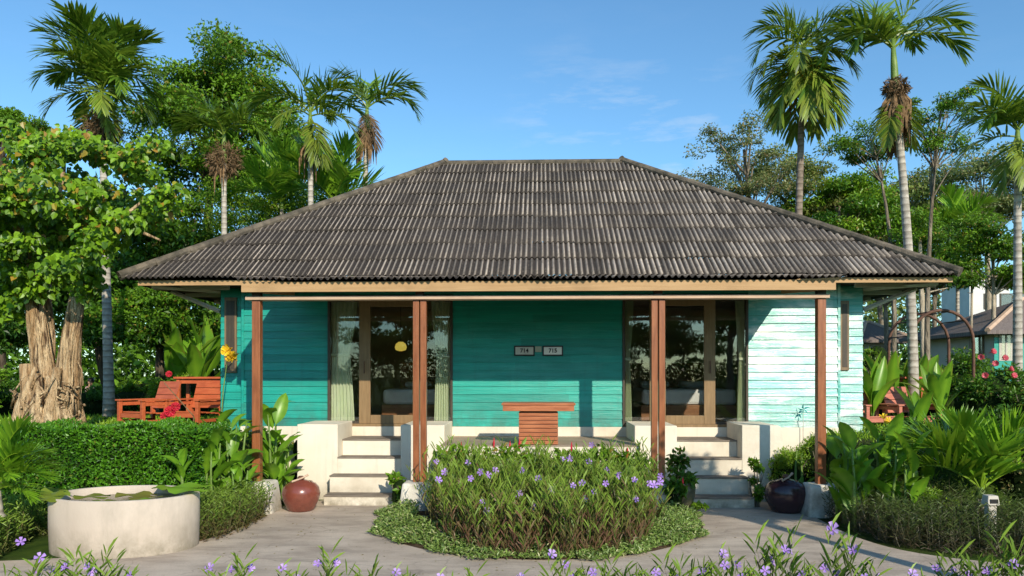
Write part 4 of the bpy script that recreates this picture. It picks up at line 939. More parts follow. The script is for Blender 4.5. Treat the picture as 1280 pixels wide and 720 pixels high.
# front skirt of taller plants so that the face reads ragged
vis = [(588, 598), (601, 590), (610, 594), (548, 600), (556, 590), (545, 577), (603, 628), (648, 617), (673, 598), (608, 638), (716, 607), (728, 604), (757, 604), (742, 615), (730, 624), (795, 624), (667, 634), (703, 574), (712, 573), (740, 556), (736, 577), (759, 588), (793, 600), (812, 605), (825, 602), (826, 595), (619, 588), (585, 578), (690, 612), (773, 594), (653, 588), (818, 606)]
for i, (a_, b_) in enumerate(vis):
    Yv = np.interp(b_, [556, 580, 600, 640], [10.9, 10.0, 9.0, 8.55]); q = P(a_, b_, Yv)
    link('flower', FLW[i % 3], bedr, q - off, (R(random.uniform(40, 95)), random.uniform(-.4, .4), random.uniform(-.7, .7)), random.uniform(.075, .105))
spk = MB().tube([(0, 0, 0), (0, 0, .5), (0, 0, 1)], [.01, .016, .004], 6, (.5, 0, 0)).mesh('flower_spike', M['petal_red'])
for a_, b_ in ((576, 553), (617, 548), (637, 552), (649, 549), (714, 553), (784, 560), (853, 597)):
    q = P(a_, b_ + 12, 10.9); link('flower_spike', spk, bedr, q - off, (0, .05, 0), (1, 1, .15))
bb = MB(); crown(bb, [((x, .45 + random.uniform(-.1, .1), .80 + random.uniform(-.06, .1)), (.25, .15, .14)) for x in np.linspace(-1.3, 1.4, 12)], 75, .13, .42, 'ovate', brown=.1, bright=.15); bb.build('leafy_backing', M['leaf_mid'], bedr)
# ground cover ring
gc = MB(); nn = 17000; a = RNG.uniform(math.pi * .97, 2 * math.pi * 1.015, nn); f = RNG.uniform(.72, 1.0, nn) ** .8
wob = 1 + .03 * np.sin(a * 9) + .02 * np.sin(a * 23)
px_ = np.cos(a) * 2.32 * f * wob; py_ = 10.72 + np.sin(a) * 2.5 * f * wob; hgt = .20 * np.clip((1.0 - f) * 6, .0, 1) * RNG.random(nn) + .03
t = np.zeros((nn, 3)); t[:, 0] = np.clip(RNG.normal(.5, .25, nn) + hgt * .6, 0, 1); t[:, 1] = (RNG.random(nn) < .12) * .8
leaves(gc, np.column_stack([px_, py_, hgt + .01]), rnd(nn) * [1, 1, .35] + [0, 0, .4], rnd(nn) * .4 + [0, 0, 1], RNG.uniform(.035, .075, nn), .022, t, 'diamond')
tag(gc.build('ground_cover', M['leaf_cover']), label='low variegated ground cover around the central bed', kind='stuff')

# ================================================================== low ruellia masses left & right
def rmass(name, label, pts, h, n, mat='leaf_ruellia', per=16, ll=.09, lw=.014, brown=.7, flowers=(), lean=.2, zf=None, cat='shrub', topb=.2):
    """pts polygon in XY"""
    poly = np.array(pts); c = poly.mean(0); lo, hi = poly.min(0), poly.max(0); out = []
    def inside(x, y):
        s_ = False; j = len(poly) - 1
        for i in range(len(poly)):
            if (poly[i][1] > y) != (poly[j][1] > y) and x < (poly[j][0] - poly[i][0]) * (y - poly[i][1]) / (poly[j][1] - poly[i][1]) + poly[i][0]: s_ = not s_
            j = i
        return s_
    while len(out) < n:
        x, y = random.uniform(lo[0], hi[0]), random.uniform(lo[1], hi[1])
        if inside(x, y): out.append((x, y, float(gz(x, y))))
    B = np.array(out); hh = RNG.uniform(h[0], h[1], n); r = empty(name, (c[0], c[1], 0), label=label, cat=cat); off = np.array([c[0], c[1], 0])
    m = MB(); stems_cloud(m, B - off, hh, per, ll, lw, lean, brown, topbright=topb); o = m.build('foliage', M[mat], r)
    s_ = MB(); V = [(x - c[0], y - c[1], .03 + float(gz(x, y))) for x, y in poly]
    for q, sc in flowers: link('flower', random.choice(FLW), r, q - off, (R(random.uniform(30, 95)), random.uniform(-.5, .5), random.uniform(-.9, .9)), sc)
    return r
rmass('low_shrub', 'low brown green ruellia clump between the round planter and the left porch plinth', [(-4.05, 8.9), (-3.85, 9.6), (-3.95, 10.9), (-4.35, 11), (-4.6, 10.2), (-4.55, 9.1)], (.38, .60), 330, brown=.75, per=18, ll=.07)
rmass('low_shrub', 'broad dark ruellia border along the right edge of the path', [(4.15, 10.9), (4.1, 9.9), (4.3, 9.05), (4.85, 8.6), (6.2, 8.05), (9.5, 7.5), (9.5, 9.2), (6.5, 9.8), (5.2, 10.9)], (.30, .60), 2600, brown=.9, per=15, ll=.075, lw=.008, mat='leaf_border', topb=.1)
lf = [(P(26, 677, 7.6), .1), (P(50, 697, 7.4), .11), (P(43, 715, 7.3), .1)]
rmass('low_shrub', 'tangled yellow green bushy planting at the left edge beside the round planter', [(-9.5, 7.6), (-6.35, 7.3), (-5.95, 7.9), (-6.2, 8.6), (-6.3, 9.9), (-9.5, 9.9)], (.30, .62), 1500, brown=.35, per=16, ll=.085, lw=.016, flowers=lf, topb=.5)

n = 420; xs = RNG.uniform(-4.0, 4.0, n); ys = RNG.uniform(6.8, 11.4, n); ok = (((xs / 2.35) ** 2 + ((ys - 10.7) / 2.4) ** 2) > 1); xs, ys = xs[ok], ys[ok]; n = len(xs)
t = np.zeros((n, 3)); t[:, 0] = RNG.random(n); t[:, 1] = RNG.uniform(.5, 1, n); m = MB(); leaves(m, np.column_stack([xs, ys, np.full(n, .018)]), rnd(n) * [1, 1, .08], rnd(n) * .2 + [0, 0, 1], RNG.uniform(.015, .045, n), .012, t, 'diamond')
tag(m.build('fallen_leaves', M['leaf_olive']), label='fallen leaves and petals scattered on the path', kind='stuff')
# foreground ruellia plants (individual)
protos = []
def ruellia_plant(h, ns, sd):
    random.seed(sd); m = MB(); B = np.column_stack([RNG.normal(0, .07, ns), RNG.normal(0, .05, ns), np.zeros(ns)])
    hh = RNG.uniform(.7, 1.0, ns) * h; ax = stems_cloud(m, B, hh, 14, .15, .0095, .13, .45, rise=1.5, clear=.18)
    r = empty('ruellia_plant', (0, 0, 0), label='x', cat='plant', group='purple ruellia plants in the foreground'); m.build('foliage', M['leaf_ruellia'], r)
    for i in range(min(ns, random.choice((1, 2)))):
        q = B[i] + ax[i] * hh[i] * random.uniform(.86, 1.0) + np.array([random.uniform(-.06, .06), -.03, .02])
        link('flower', random.choice(FLW), r, q, (R(random.uniform(30, 90)), random.uniform(-.5, .5), random.uniform(-.8, .8)), random.uniform(.06, .075))
    return r
protos = [ruellia_plant(.60, 5, 3), ruellia_plant(.60, 3, 5), ruellia_plant(.60, 7, 11), ruellia_plant(.60, 2, 12)]
# px, height-top px, proto, Y
fg = [(20, 705, 0, 5.9), (62, 694, 2, 6.0), (95, 690, 1, 6.1), (118, 686, 0, 5.9), (146, 703, 2, 5.8), (250, 697, 3, 5.7), (300, 694, 1, 5.9), (345, 700, 3, 6.0), (408, 686, 1, 6.0), (445, 702, 0, 5.8), (492, 706, 3, 5.9), (545, 712, 3, 5.7), (590, 712, 1, 5.8), (640, 710, 3, 5.9),
      (690, 680, 3, 6.0), (718, 700, 2, 5.8), (762, 700, 0, 6.0), (800, 702, 2, 5.8), (850, 695, 0, 5.9), (885, 692, 2, 6.0), (905, 680, 3, 6.1), (935, 698, 2, 5.8), (968, 668, 0, 6.1), (985, 664, 1, 6.0), (1010, 695, 2, 5.9), (1035, 640, 3, 5.8), (1050, 690, 0, 6.0), (1090, 704, 1, 5.8), (1140, 706, 3, 5.9), (1180, 694, 1, 6.1), (1215, 690, 0, 6.0), (1245, 688, 2, 5.9), (1270, 668, 0, 6.0), (1295, 672, 2, 5.9)]
near = ['before the left grass edge', 'below the round planter', 'below the left path', 'in front of the bed', 'below the ground cover', 'in front of the right steps path', 'under the right border', 'at the right edge']
for i, (px, py, k, Y) in enumerate(fg):
    o = protos[k] if k in (0, 1, 2, 3) and not protos[k].get('used') else copy_tree(protos[k])
    protos[k]['used'] = 1
    q = P(px, py, Y); o.location = (q[0], Y, 0); sc = q[2] / .60; o.scale = (min(1.2, .8 + .25 * sc),) * 2 + (sc,); o.rotation_euler = (0, 0, random.uniform(-.8, .8))
    spots = ['far left corner', 'left corner below the yellow green planting', 'below the left side of the round planter', 'below the middle of the round planter', 'below the right side of the round planter', 'alone on the path edge right of the planter', 'below the left path bend', 'below the left plinth', 'below the left steps', 'below the left inner stair wall', 'below the left edge of the bed', 'in front of the left double post', 'below the left quarter of the bed', 'just left of the bed middle',
             'tall and thin in front of the bed middle', 'below the bed middle, right of the tall thin one', 'below the slatted table, right of centre', 'below the right third of the bed', 'below the right double post', 'below the right end of the ground cover', 'slim below the right steps', 'below the middle of the right steps', 'below the dark pot, left one', 'tall below the dark pot', 'low below the right plinth', 'tallest and bare in front of the right plinth', 'right of the tallest bare one', 'below the canna clump', 'thin below the right border', 'left of the last four at the right', 'third from the right edge', 'second from the right edge', 'tall at the right edge', 'outermost at the right edge']
    o['label'] = 'purple ruellia plant ' + spots[i]
for p_ in protos:
    if 'used' in p_: pass
for o in COL.objects:
    if 'used' in o: del o['used']
random.seed(21)
fgs = MB(); B = np.column_stack([RNG.uniform(-5.6, 5.2, 900), RNG.uniform(4.6, 6.4, 900), np.zeros(900)]); stems_cloud(fgs, B, RNG.uniform(.04, .14, 900), 8, .12, .012, .3, .3, topbright=.2)
tag(fgs.build('low_grass', M['leaf_ruellia']), label='low grassy growth between the foreground flowers', kind='stuff')
# lawn blades and leaf litter on raised beds
lg = MB(); n = 26000
xs = np.concatenate([RNG.uniform(-13, -4.3, n // 2), RNG.uniform(4.3, 14, n // 2)]); ys = RNG.uniform(10.2, 18, n); zs = gz(xs, ys)
t = np.zeros((n, 3)); t[:, 0] = RNG.uniform(.3, 1, n); leaves(lg, np.column_stack([xs, ys, zs]), rnd(n) * [.6, .6, 0] + [0, 0, 1], rnd(n), RNG.uniform(.05, .13, n), .018, t, 'diamond')
tag(lg.build('grass', M['leaf_bright']), label='short bright grass on the raised lawns', kind='stuff')

# ================================================================== broad leaved plants
gp = 'broad leaved cannas along the left porch'
cn = [(262, 10.5, 1.25, 16, .60, 'canna left of the left post, at the end of the hedge'), (290, 10.8, 1.45, 18, .62, 'canna directly behind the left post'), (336, 11.5, 1.65, 18, .68, 'tall canna right of the left post with upright leaf'), (358, 11.8, 1.15, 15, .55, 'low canna beside the left stair wall'), (303, 10.5, .8, 12, .46, 'low canna at the foot of the left post'), (280, 12.4, 1.6, 15, .58, 'tallest canna against the left house corner')]
for px, Y, h, nl, Ll, lab in cn:
    q = X(px, Y); leafy_plant('canna_plant', lab, (q, Y, float(gz(q, Y)) * .0 + .0), h, nl, PAD, Ll, gp, stems=3)
q = P(222, 600, 9.95); leafy_plant('canna_plant', 'small bright canna with upright leaves growing from the planter edge', (q[0], 9.95, .45), .55, 7, PAD, .42, gp, stems=1)
for px, Y, h, nl, Ll, fl, lab in ((1050, 10.35, 1.25, 14, .62, None, 'canna nearest the right porch post'), (1072, 10.1, 1.3, 15, .64, None, 'tall canna second from the right post'), (1100, 10.3, 1.25, 14, .62, FLY, 'canna with a yellow flower right of the post'), (1128, 10.0, 1.2, 15, .62, None, 'canna just left of the small palm'), (1150, 10.5, .95, 9, .5, None, 'low canna under the small palm fronds'), (1000, 11.9, .85, 5, .5, None, 'small canna against the pale front wall')):
    q = X(px, Y); leafy_plant('canna_plant', lab, (q, Y, 0.0 if Y < 10.5 else .1), h, nl, PAD[:2] + PAD[3:4] + PAD[:1], Ll, 'broad leaved cannas right of the porch', stems=3, flower=fl, fl_h=1.15, fs=.11)
# bananas / heliconia behind
for px, Y, h, nl, Ll, lab in ((258, 20.8, 1.3, 9, 2.6, 'tall banana plant against the left side of the house'), (226, 20.2, .9, 8, 2.3, 'banana plant behind the left armchair'), (243, 19.6, .9, 8, 2.0, 'lower banana plant behind the wooden table at left')):
    q = X(px, Y); leafy_plant('banana_plant', lab, (q, Y, 1.0), h, nl, PADL[:3] + PADL[:2], Ll, 'banana plants left of the house', stems=1)
for px, Y, h, nl, Ll, lab in ((1085, 15.6, .6, 8, 1.5, 'banana plant at the right house corner'), (1118, 16.2, .6, 8, 1.5, 'banana plant behind the right chairs'), (1145, 16.4, .5, 8, 1.4, 'banana plant in front of the iron arch'), (1172, 15.2, .5, 8, 1.3, 'banana plant with leaning leaves right of the arch'), (1140, 12.6, .2, 6, .9, 'low banana plant between the right chairs and the palm')):
    q = X(px, Y); leafy_plant('banana_plant', lab, (q, Y, 1.0), h, nl, PADL[:3] + PADL[:1], Ll, 'banana plants right of the house', stems=1)
# torch ginger left with red flowers
q = P(217, 600, 10.9); r = empty('ginger_plant', (q[0], 11.5, .9), label='slim red flowering ginger in front of the left chairs', cat='plant')
a_ = P(205, 478, 11.5) - np.array([q[0], 11.5, .9]); link('stem', MB().tube([(.04, 0, 0), (.02, 0, a_[2] * .5), a_], [.012, .01, .007], 6).mesh('stem', M['dry']), r)
for (fx, fy, sc) in ((212, 468, .10), (213, 515, .17), (207, 521, .14), (219, 509, .14)): link('flower', FLR, r, P(fx, fy, 11.45) - np.array([q[0], 11.5, .9]), (R(75), random.uniform(-.6, .6), random.uniform(-1, 1)), sc)
q = P(286, 440, 12.9); r = empty('yellow_heliconia', (q[0], 12.9, 1.0), label='yellow flower spray hanging against the left house corner', cat='plant')
link('stem', MB().tube([(-.15, 0, 0), (-.1, 0, .8), (0, 0, q[2] - 1.0 + .05)], [.012, .01, .006], 6).mesh('stem', M['green_stem']), r)
for i in range(6): link('flower', FLY, r, (random.uniform(-.1, .1), random.uniform(-.05, 0), q[2] - 1.0 + random.uniform(-.12, .08)), (R(random.uniform(60, 120)), random.uniform(-.6, .6), random.uniform(-1, 1)), .17)

# bushes near the house
def B_(px, Y, name, label, rr, n, size, mat, z=None, **kw):
    x = X(px, Y); z = float(gz(x, Y)) if z is None else z
    return bush(name, label, (x, Y, z), rr, n, size, M[mat], **kw)
B_(500, 11.45, 'leafy_shrub', 'small dark leafy shrub between the left steps and the flower bed', (.2, .2, .28), 500, .10, 'leaf_mid', aspect=.6, tpl='ovate')
B_(945, 11.75, 'leafy_shrub', 'upright leafy shrub between the right steps and the dark pot', (.16, .16, .42), 420, .085, 'leaf_mid', aspect=.5, core=False)
B_(870, 11.2, 'leafy_shrub', 'tiny creeping shrub at the foot of the right steps', (.2, .14, .07), 200, .07, 'leaf_bright', core=False, nst=4)
B_(842, 11.0, 'leafy_shrub', 'dark hanging shrub behind the right plinth of the bed', (.2, .2, .34), 420, .11, 'leaf_dark', aspect=.5, tpl='ovate')
B_(985, 12.2, 'fern_bush', 'bright feathery fern bush under the pale front wall', (.42, .4, .42), 4200, .05, 'leaf_bright', aspect=.35, z=.1)
B_(1025, 12.4, 'fern_bush', 'bright feathery fern bush behind the right post', (.5, .4, .46), 4200, .055, 'leaf_bright', aspect=.35, z=.2)
B_(1075, 12.1, 'garden_shrub', 'dark shrub filling behind the cannas at right', (.6, .5, .5), 3500, .08, 'leaf_dark', aspect=.5, z=.2)
B_(1135, 12.3, 'garden_shrub', 'dark shrub behind the small palm, left side', (.7, .5, .55), 3600, .08, 'leaf_dark', z=.3)
B_(1225, 12.2, 'garden_shrub', 'dark shrub behind the small palm, right side', (.9, .6, .62), 4200, .08, 'leaf_dark', z=.4)
B_(1160, 10.0, 'fern_bush', 'lime green fern tuft between the border and the small palm', (.5, .35, .27), 3000, .055, 'leaf_bright', aspect=.3, bright=.1, core=False)
B_(1290, 10.6, 'garden_shrub', 'twiggy grey brown shrub at the right edge', (.6, .5, .5), 1600, .06, 'leaf_grey', brown=.4)
B_(390, 12.9, 'garden_shrub', 'green shrub under the left teal wall', (.55, .25, .28), 1600, .06, 'leaf_mid', z=.55)
B_(330, 12.6, 'garden_shrub', 'green shrub behind the left porch cannas', (.5, .3, .42), 1800, .06, 'leaf_dark', z=.4)
B_(958, 12.9, 'garden_shrub', 'leafy shrub beside the right stair wall', (.3, .25, .33), 1500, .06, 'leaf_mid', z=.55)
# small garden lamp
q = G(1238, 628, .25); r = empty('garden_lamp', (X(1238, 9.2), 9.2, .0), label='short white garden lamp under the small palm', cat='lamp')
m = MB(); m.box(-.05, .05, -.05, .05, 0, .50); m.build('lamp_post', M['rope'], r, bevel=.01); m = MB(); m.box(-.075, .075, -.075, .075, .502, .62, taper=.015); m.build('lamp_head', M['rope'], r, bevel=.01)
m = MB(); m.box(-.045, .045, -.079, -.073, .53, .58); m.build('lamp_slot', M['black'], r)
# pinwheel
q = P(1004, 512, 13.17); r = empty('pinwheel', (q[0], 13.17, .8), label='teal star pinwheel on a thin stick before the pale front wall', cat='garden ornament')
m = MB(); m.tube([(0, 0, 0), (0, 0, q[2] - .8)], .006, 5); m.build('stick', M['rope'], r)
m = MB()
for i in range(5):
    a = i * 2 * math.pi / 5 + .4; h = q[2] - .8; m.add([(0, -.03, h), (math.cos(a) * .11, -.04, h + math.sin(a) * .11), (math.cos(a + .6) * .05, -.01, h + math.sin(a + .6) * .05)], [(0, 1, 2)])
m.build('blades', M['tealstar'], r)

# ================================================================== CHAIRS
def armchair(loc, rz, label, group, RW='redwood'):
    r = empty('wooden_armchair', loc, rz, label=label, cat='chair', group=group)   # faces -Y locally
    W, D = .36, .40
    for sx in (-1, 1):
        for yy in (-D, D * .75):
            m = MB(); m.box(sx * W - .035, sx * W + .035, yy - .035, yy + .035, 0, .52); m.build('leg', M[RW], r, bevel=.005)
        m = MB(); m.box(sx * W - .065, sx * W + .065, -D - .06, D * .8 + .05, .521, .551); m.build('armrest', M[RW], r, bevel=.006)
        m = MB(); m.box(sx * W - .02, sx * W + .02, -D + .036, D * .75 - .036, .10, .16); m.box(sx * W - .02, sx * W + .02, -D + .036, D * .75 - .036, .43, .50); m.build('side_rail', M[RW], r, bevel=.004)
    for k in range(5):
        m = MB(); ya = -D + .04 + k * .135; m.box(-W + .036, W - .036, ya, ya + .12, .29 - k * .012, .315 - k * .012); m.build('seat_slat', M[RW], r, bevel=.004)
    m = MB(); m.box(-W + .036, W - .036, -D - .02, -D + .02, .20, .285); m.build('seat_rail', M[RW], r, bevel=.004)
    for k in range(4):
        m = MB(); z = .36 + k * .135; y = .26 + k * .045; m.add([(-W + .04, y, z), (W - .04, y, z), (W - .04, y + .04, z + .125), (-W + .04, y + .04, z + .125), (-W + .04, y + .025, z - .004), (W - .04, y + .025, z - .004), (W - .04, y + .065, z + .121), (-W + .04, y + .065, z + .121)], [(0, 1, 2, 3), (7, 6, 5, 4), (0, 4, 5, 1), (1, 5, 6, 2), (2, 6, 7, 3), (3, 7, 4, 0)]); m.build('back_slat', M[RW], r)
    return r
def zt(x, y): return float(gz(x, y))
def highseat(loc, wdt, h, label):
    r = empty('wooden_table', loc, .0, label=label, cat='table')
    m = MB(); m.box(-wdt / 2, wdt / 2, -.3, .3, h - .045, h); m.build('tabletop', M['redwood'], r, bevel=.01)
    for sx in (-1, 1):
        for sy in (-1, 1): m = MB(); m.box(sx * (wdt / 2 - .08) - .035, sx * (wdt / 2 - .08) + .035, sy * .22 - .035, sy * .22 + .035, 0, h - .046); m.build('leg', M['redwood'], r, bevel=.005)
    m = MB(); m.box(-wdt / 2 + .12, wdt / 2 - .12, -.235, -.205, h - .14, h - .047); m.build('apron', M['redwood'], r)
cg = 'red wooden armchairs left of the house'
x = X(188, 14.3); armchair((x, 14.3, zt(x, 14.3)), R(-28), 'red wooden armchair nearest the big stump tree', cg)
x = X(245, 14.5); armchair((x, 14.5, zt(x, 14.5)), R(-14), 'red wooden armchair half hidden by the left house corner', cg)
x = X(258, 15.6); highseat((x, 15.6, zt(x, 15.6)), 1.15, .98, 'red brown wooden table behind the left armchairs')
x = X(1088, 15.4); armchair((x, 15.4, zt(x, 15.4) - .12), R(12), 'faded red armchair at the right house corner', 'faded red armchairs right of the house', 'redfade')
x = X(1138, 15.5); armchair((x, 15.5, zt(x, 15.5) - .12), R(20), 'faded red armchair behind the small palm fronds', 'faded red armchairs right of the house', 'redfade')
x = X(1116, 16.6); highseat((x, 16.6, zt(x, 16.6)), 1.2, .98, 'brown wooden table behind the right armchairs')

# ================================================================== SMALL PALMS NEAR
def small_palm(px, Y, z, label, L_, plan, hz=.3):
    x = X(px, Y); return palm(label, (x, Y, z), (x, Y, z + hz), .09, L_, plan, shaft=.15, group=None, name='small_palm', pre='y')
small_palm(1226, 10.2, .12, 'young bright green palm at the right of the border', 1.25, [('up', 100, .85), ('up', 215, .9), ('mid', 172, 1.05), ('mid', 200, 1.0), ('mid', 40, 1.0), ('mid', 345, 1.0), ('mid', 260, .85), ('out', 186, 1.0), ('out', 10, .95), ('up', 300, .9), ('mid', 130, 1.0)], .3)
small_palm(-6, 8.3, .45, 'young bright green palm at the left edge before the hedge', .68, [('up', 20, 1), ('up', 340, 1.1), ('mid', 10, 1.0), ('mid', 340, 1.0), ('mid', 50, .95), ('out', 0, 1), ('out', 320, .9), ('mid', 180, 1), ('out', 150, 1), ('out', 30, .95), ('low', 345, .8), ('mid', 270, .9)], .3)

# ================================================================== TALL PALMS
def tall(px_b, py_b, px_t, py_t, Y, r0, Lpx, plan, label, z=None, **kw):
    b = P(px_b, py_b, Y); b[2] = .3 if z is None else z; t = P(px_t, py_t, Y); return palm(label, b, t, r0, Lpx / (F / Y), plan, **kw)
def ring(kinds, n, off=0, sc=1.0): return [(kinds[i % len(kinds)], off + 360 * i / n + random.uniform(-12, 12), sc * random.uniform(.9, 1.08)) for i in range(n)]
tall(137, 525, 128, 158, 17.5, .12, 80, ring(['up'], 7, 10, 1.2) + ring(['up', 'mid'], 9, 35, 1.15) + ring(['mid', 'out'], 8, 0, 1.0) + ring(['low'], 4, 30, .9) + [('hang', 180, .85), ('hang', 20, .8), ('hang', 330, .75)], 'tall dark palm rising behind the big stump tree, leftmost palm', shaft=1.0, fruit=(-.1, .42, 'dry'), skirt=30, z=1.0)
tall(281, 420, 280, 205, 19.5, .10, 66, [('up', 200, 1.1), ('up', 60, 1.0), ('mid', 350, 1.1), ('mid', 175, 1.1), ('mid', 270, .9), ('out', 190, 1.1), ('out', 340, 1.1), ('low', 220, .9), ('mid', 110, .9)], 'palm with a round brown fruit cluster above the left end of the roof', shaft=.9, fruit=(.1, .42, 'dry'), bark='bark_palm', skirt=6)
tall(390, 400, 388, 182, 19, .10, 74, [('up', 190, 1.2), ('up', 20, 1.0), ('mid', 340, 1.1), ('mid', 185, 1.1), ('mid', 80, .9), ('out', 5, 1.1), ('out', 200, 1.1), ('low', 350, 1.0), ('hang', 330, .9), ('hang', 300, .85), ('low', 250, .9)], 'palm standing third from the left over the roof hip', shaft=1.0, skirt=22)
tall(450, 400, 458, 172, 21, .11, 68, [('up', 90, .9), ('up', 180, .9), ('mid', 0, 1.15), ('mid', 200, 1.0), ('mid', 30, 1.0), ('out', 350, 1.15), ('out', 160, .9), ('dead', 330, .7), ('dead', 200, .6), ('dead', 280, .6)], 'palm fourth from the left with dead brown sheaths', shaft=1.0, skirt=34, fruit=(.15, .22, 'dry'))
tall(990, 400, 1003, 112, 17, .105, 76, [('up', 100, .8), ('up', 10, .9), ('up', 170, .9), ('mid', 180, 1.0), ('mid', 0, 1.05), ('mid', 340, 1.0), ('out', 190, 1.0), ('out', 350, 1.0), ('low', 200, .9), ('low', 330, .9)] + ring(['hang'], 9, 10, 1.25) + ring(['low'], 5, 40, 1.0), 'palm with yellow flower cluster and hanging skirt behind the right hip', shaft=1.1, bark='bark_palm_dark', fruit=(.45, .28, 'yellow'), skirt=12)
tall(1143, 440, 1120, 128, 16, .115, 88, [('up', 120, 1.1), ('up', 330, 1.0), ('mid', 0, 1.1), ('mid', 180, 1.1), ('mid', 40, .9), ('out', 355, 1.1), ('out', 188, 1.15), ('out', 210, 1.0)], 'palm with pale leaning trunk and dead fronds beside the roof corner', shaft=1.35, skirt=60, bend=.1, fruit=(.30, .24, 'dry'), lowdead=7)
tall(1272, 500, 1272, 205, 15.5, .10, 78, [('up', 90, .8), ('up', 0, 1.0), ('up', 180, 1.0), ('mid', 190, 1.1), ('mid', 330, 1.0), ('out', 175, 1.1), ('out', 210, 1.0), ('mid', 270, .9), ('hang', 200, .9), ('hang', 250, .9), ('hang', 300, .9), ('low', 170, 1.0)], 'palm standing at the far right edge', shaft=.8, bark='bark_palm', z=.8)
# far small palm, and clump beyond the roof
tall(1197, 420, 1197, 305, 30, .09, 50, ring(['ymid', 'yup'], 5, 0) + ring(['yout'], 6, 20), 'small far bright palm between the trunks at right', shaft=.6, group=None, skirt=14)
tall(1280 - 1190 + 330, 400, 418, 262, 20.5, .08, 78, ring(['yup', 'ymid'], 5, 30) + ring(['yout'], 6, 0), 'low feathery palm just above the left roof hip', shaft=.3, group=None)
tall(360, 400, 352, 262, 22, .08, 75, ring(['yup', 'ymid'], 6, 50) + ring(['yout'], 4, 0), 'arching bamboo like palm behind the roof hip', shaft=.3, group=None)

# ================================================================== BIG STUMP TREE (left)
r = empty('stump_tree', tuple(P(65, 530, 13)[:2]) + (1.0,), label='broad tree with a knotted root stump and heart shaped leaves at the left', cat='tree'); SB = np.array(r.location)
rv = lambda px, py, Y=13: P(px, py, Y) - SB
t = MB()
random.seed(5)
for i in range(30):
    a = random.uniform(0, 2 * math.pi); rr0 = random.uniform(.42, .62); th2 = a + random.uniform(-.9, .9); z1 = random.uniform(.5, 1.25); rr1 = random.uniform(.1, .4)
    pts = [np.array([math.cos(a) * rr0 * 1.1, math.sin(a) * rr0, -.1]), np.array([math.cos((a * 2 + th2) / 3) * rr0 * .95, math.sin((a * 2 + th2) / 3) * rr0 * .9, z1 * .35]), np.array([math.cos((a + th2) / 2) * (rr0 + rr1) * .47, math.sin((a + th2) / 2) * (rr0 + rr1) * .45, z1 * .7]), np.array([math.cos(th2) * rr1, math.sin(th2) * rr1, z1])]
    t.tube(np.array([pts[0] * (1 - u) ** 3 + 3 * pts[1] * u * (1 - u) ** 2 + 3 * pts[2] * u * u * (1 - u) + pts[3] * u ** 3 for u in np.linspace(0, 1, 8)]), np.linspace(random.uniform(.07, .16), random.uniform(.03, .07), 8), 8, wob=.12)
for i in range(70):   # thin aerial roots
    a = random.uniform(math.pi, 2 * math.pi); ra = random.uniform(.5, .66); z0 = random.uniform(.0, .9); a2 = a + random.uniform(-1, 1); z1 = z0 + random.uniform(-.5, .6)
    p0 = np.array([math.cos(a) * ra, math.sin(a) * ra * .9, max(0, z0)]); p1 = np.array([math.cos(a2) * (ra - .1), math.sin(a2) * (ra - .1) * .9, max(.05, z1)])
    t.tube([p0, (p0 + p1) / 2 * 1.06, p1], [.022, .016, .008], 5, wob=.2)
t.lathe([(.56, -.1), (.46, .3), (.32, .6), (.18, .9), (.06, 1.0)], sides=18)
for i in range(60):
    k_ = random.choice((0, 1)); A_ = (rv(62, 520), rv(50, 430), rv(40, 350)) if k_ == 0 else (rv(85, 520), rv(88, 430), rv(100, 350)); ph = random.uniform(math.pi * .9, 2.1 * math.pi); rr_ = (.18, .135, .10) if k_ == 0 else (.16, .125, .09)
    e_ = random.uniform(.4, 1); pp = []
    for q_ in np.linspace(0, e_, 7):
        j_ = q_ * 2; i0 = min(1, int(j_)); f_ = j_ - i0; c0_ = A_[i0] * (1 - f_) + A_[i0 + 1] * f_; r_ = rr_[i0] * (1 - f_) + rr_[i0 + 1] * f_; ang = ph + q_ * random.uniform(-.3, .9)
        pp.append(c0_ + np.array([math.cos(ang), math.sin(ang), 0]) * (r_ + .015))
    t.tube(pp, np.linspace(random.uniform(.02, .05), .008, 7), 5, wob=.2)
# cut stub left
t.tube([rv(38, 520), rv(34, 480), rv(32, 455)], [.13, .12, .11], 9, wob=.08)
# trunks
for pts, r0, r1 in (([rv(62, 520), rv(55, 460), rv(45, 410), rv(40, 365), rv(36, 320), rv(20, 280)], .19, .08), ([rv(85, 520), rv(82, 460), rv(92, 400), rv(97, 360), rv(104, 320), rv(120, 270)], .17, .07), ([rv(60, 500, 13.3), rv(62, 420, 13.3), rv(56, 370, 13.3), rv(62, 310, 13.3), rv(66, 250, 13.3)], .12, .06)):
    t.tube(pts, np.linspace(r0, r1, len(pts)), 12, wob=.10)
for (a_, b_, c_, d_) in ((36, 320, -30, 250), (104, 320, 180, 250), (66, 260, 80, 190), (120, 270, 200, 300), (20, 280, 30, 200), (62, 310, 120, 220)):
    limb(t, rv(a_, b_), rv(c_, d_), .07, .02)
t.build('trunk', M['bark_stump'], r, smooth=True)
cl = []
for i in range(95):
    th = random.uniform(0, 2 * math.pi); f = math.sqrt(random.random()); px = 85 + 125 * f * math.cos(th); py = 272 + 102 * f * math.sin(th) - (abs(px - 60) * .05)
    Y = 13 + random.uniform(-1.3, 1.5); 
    if py > 345 and random.random() < .5: continue
    if px > 120 and py > 335 - (px - 145) * .45 - 38: continue
    cl.append((P(px, py, Y) - SB, (random.uniform(.25, .42),) * 2 + (random.uniform(.16, .26),)))
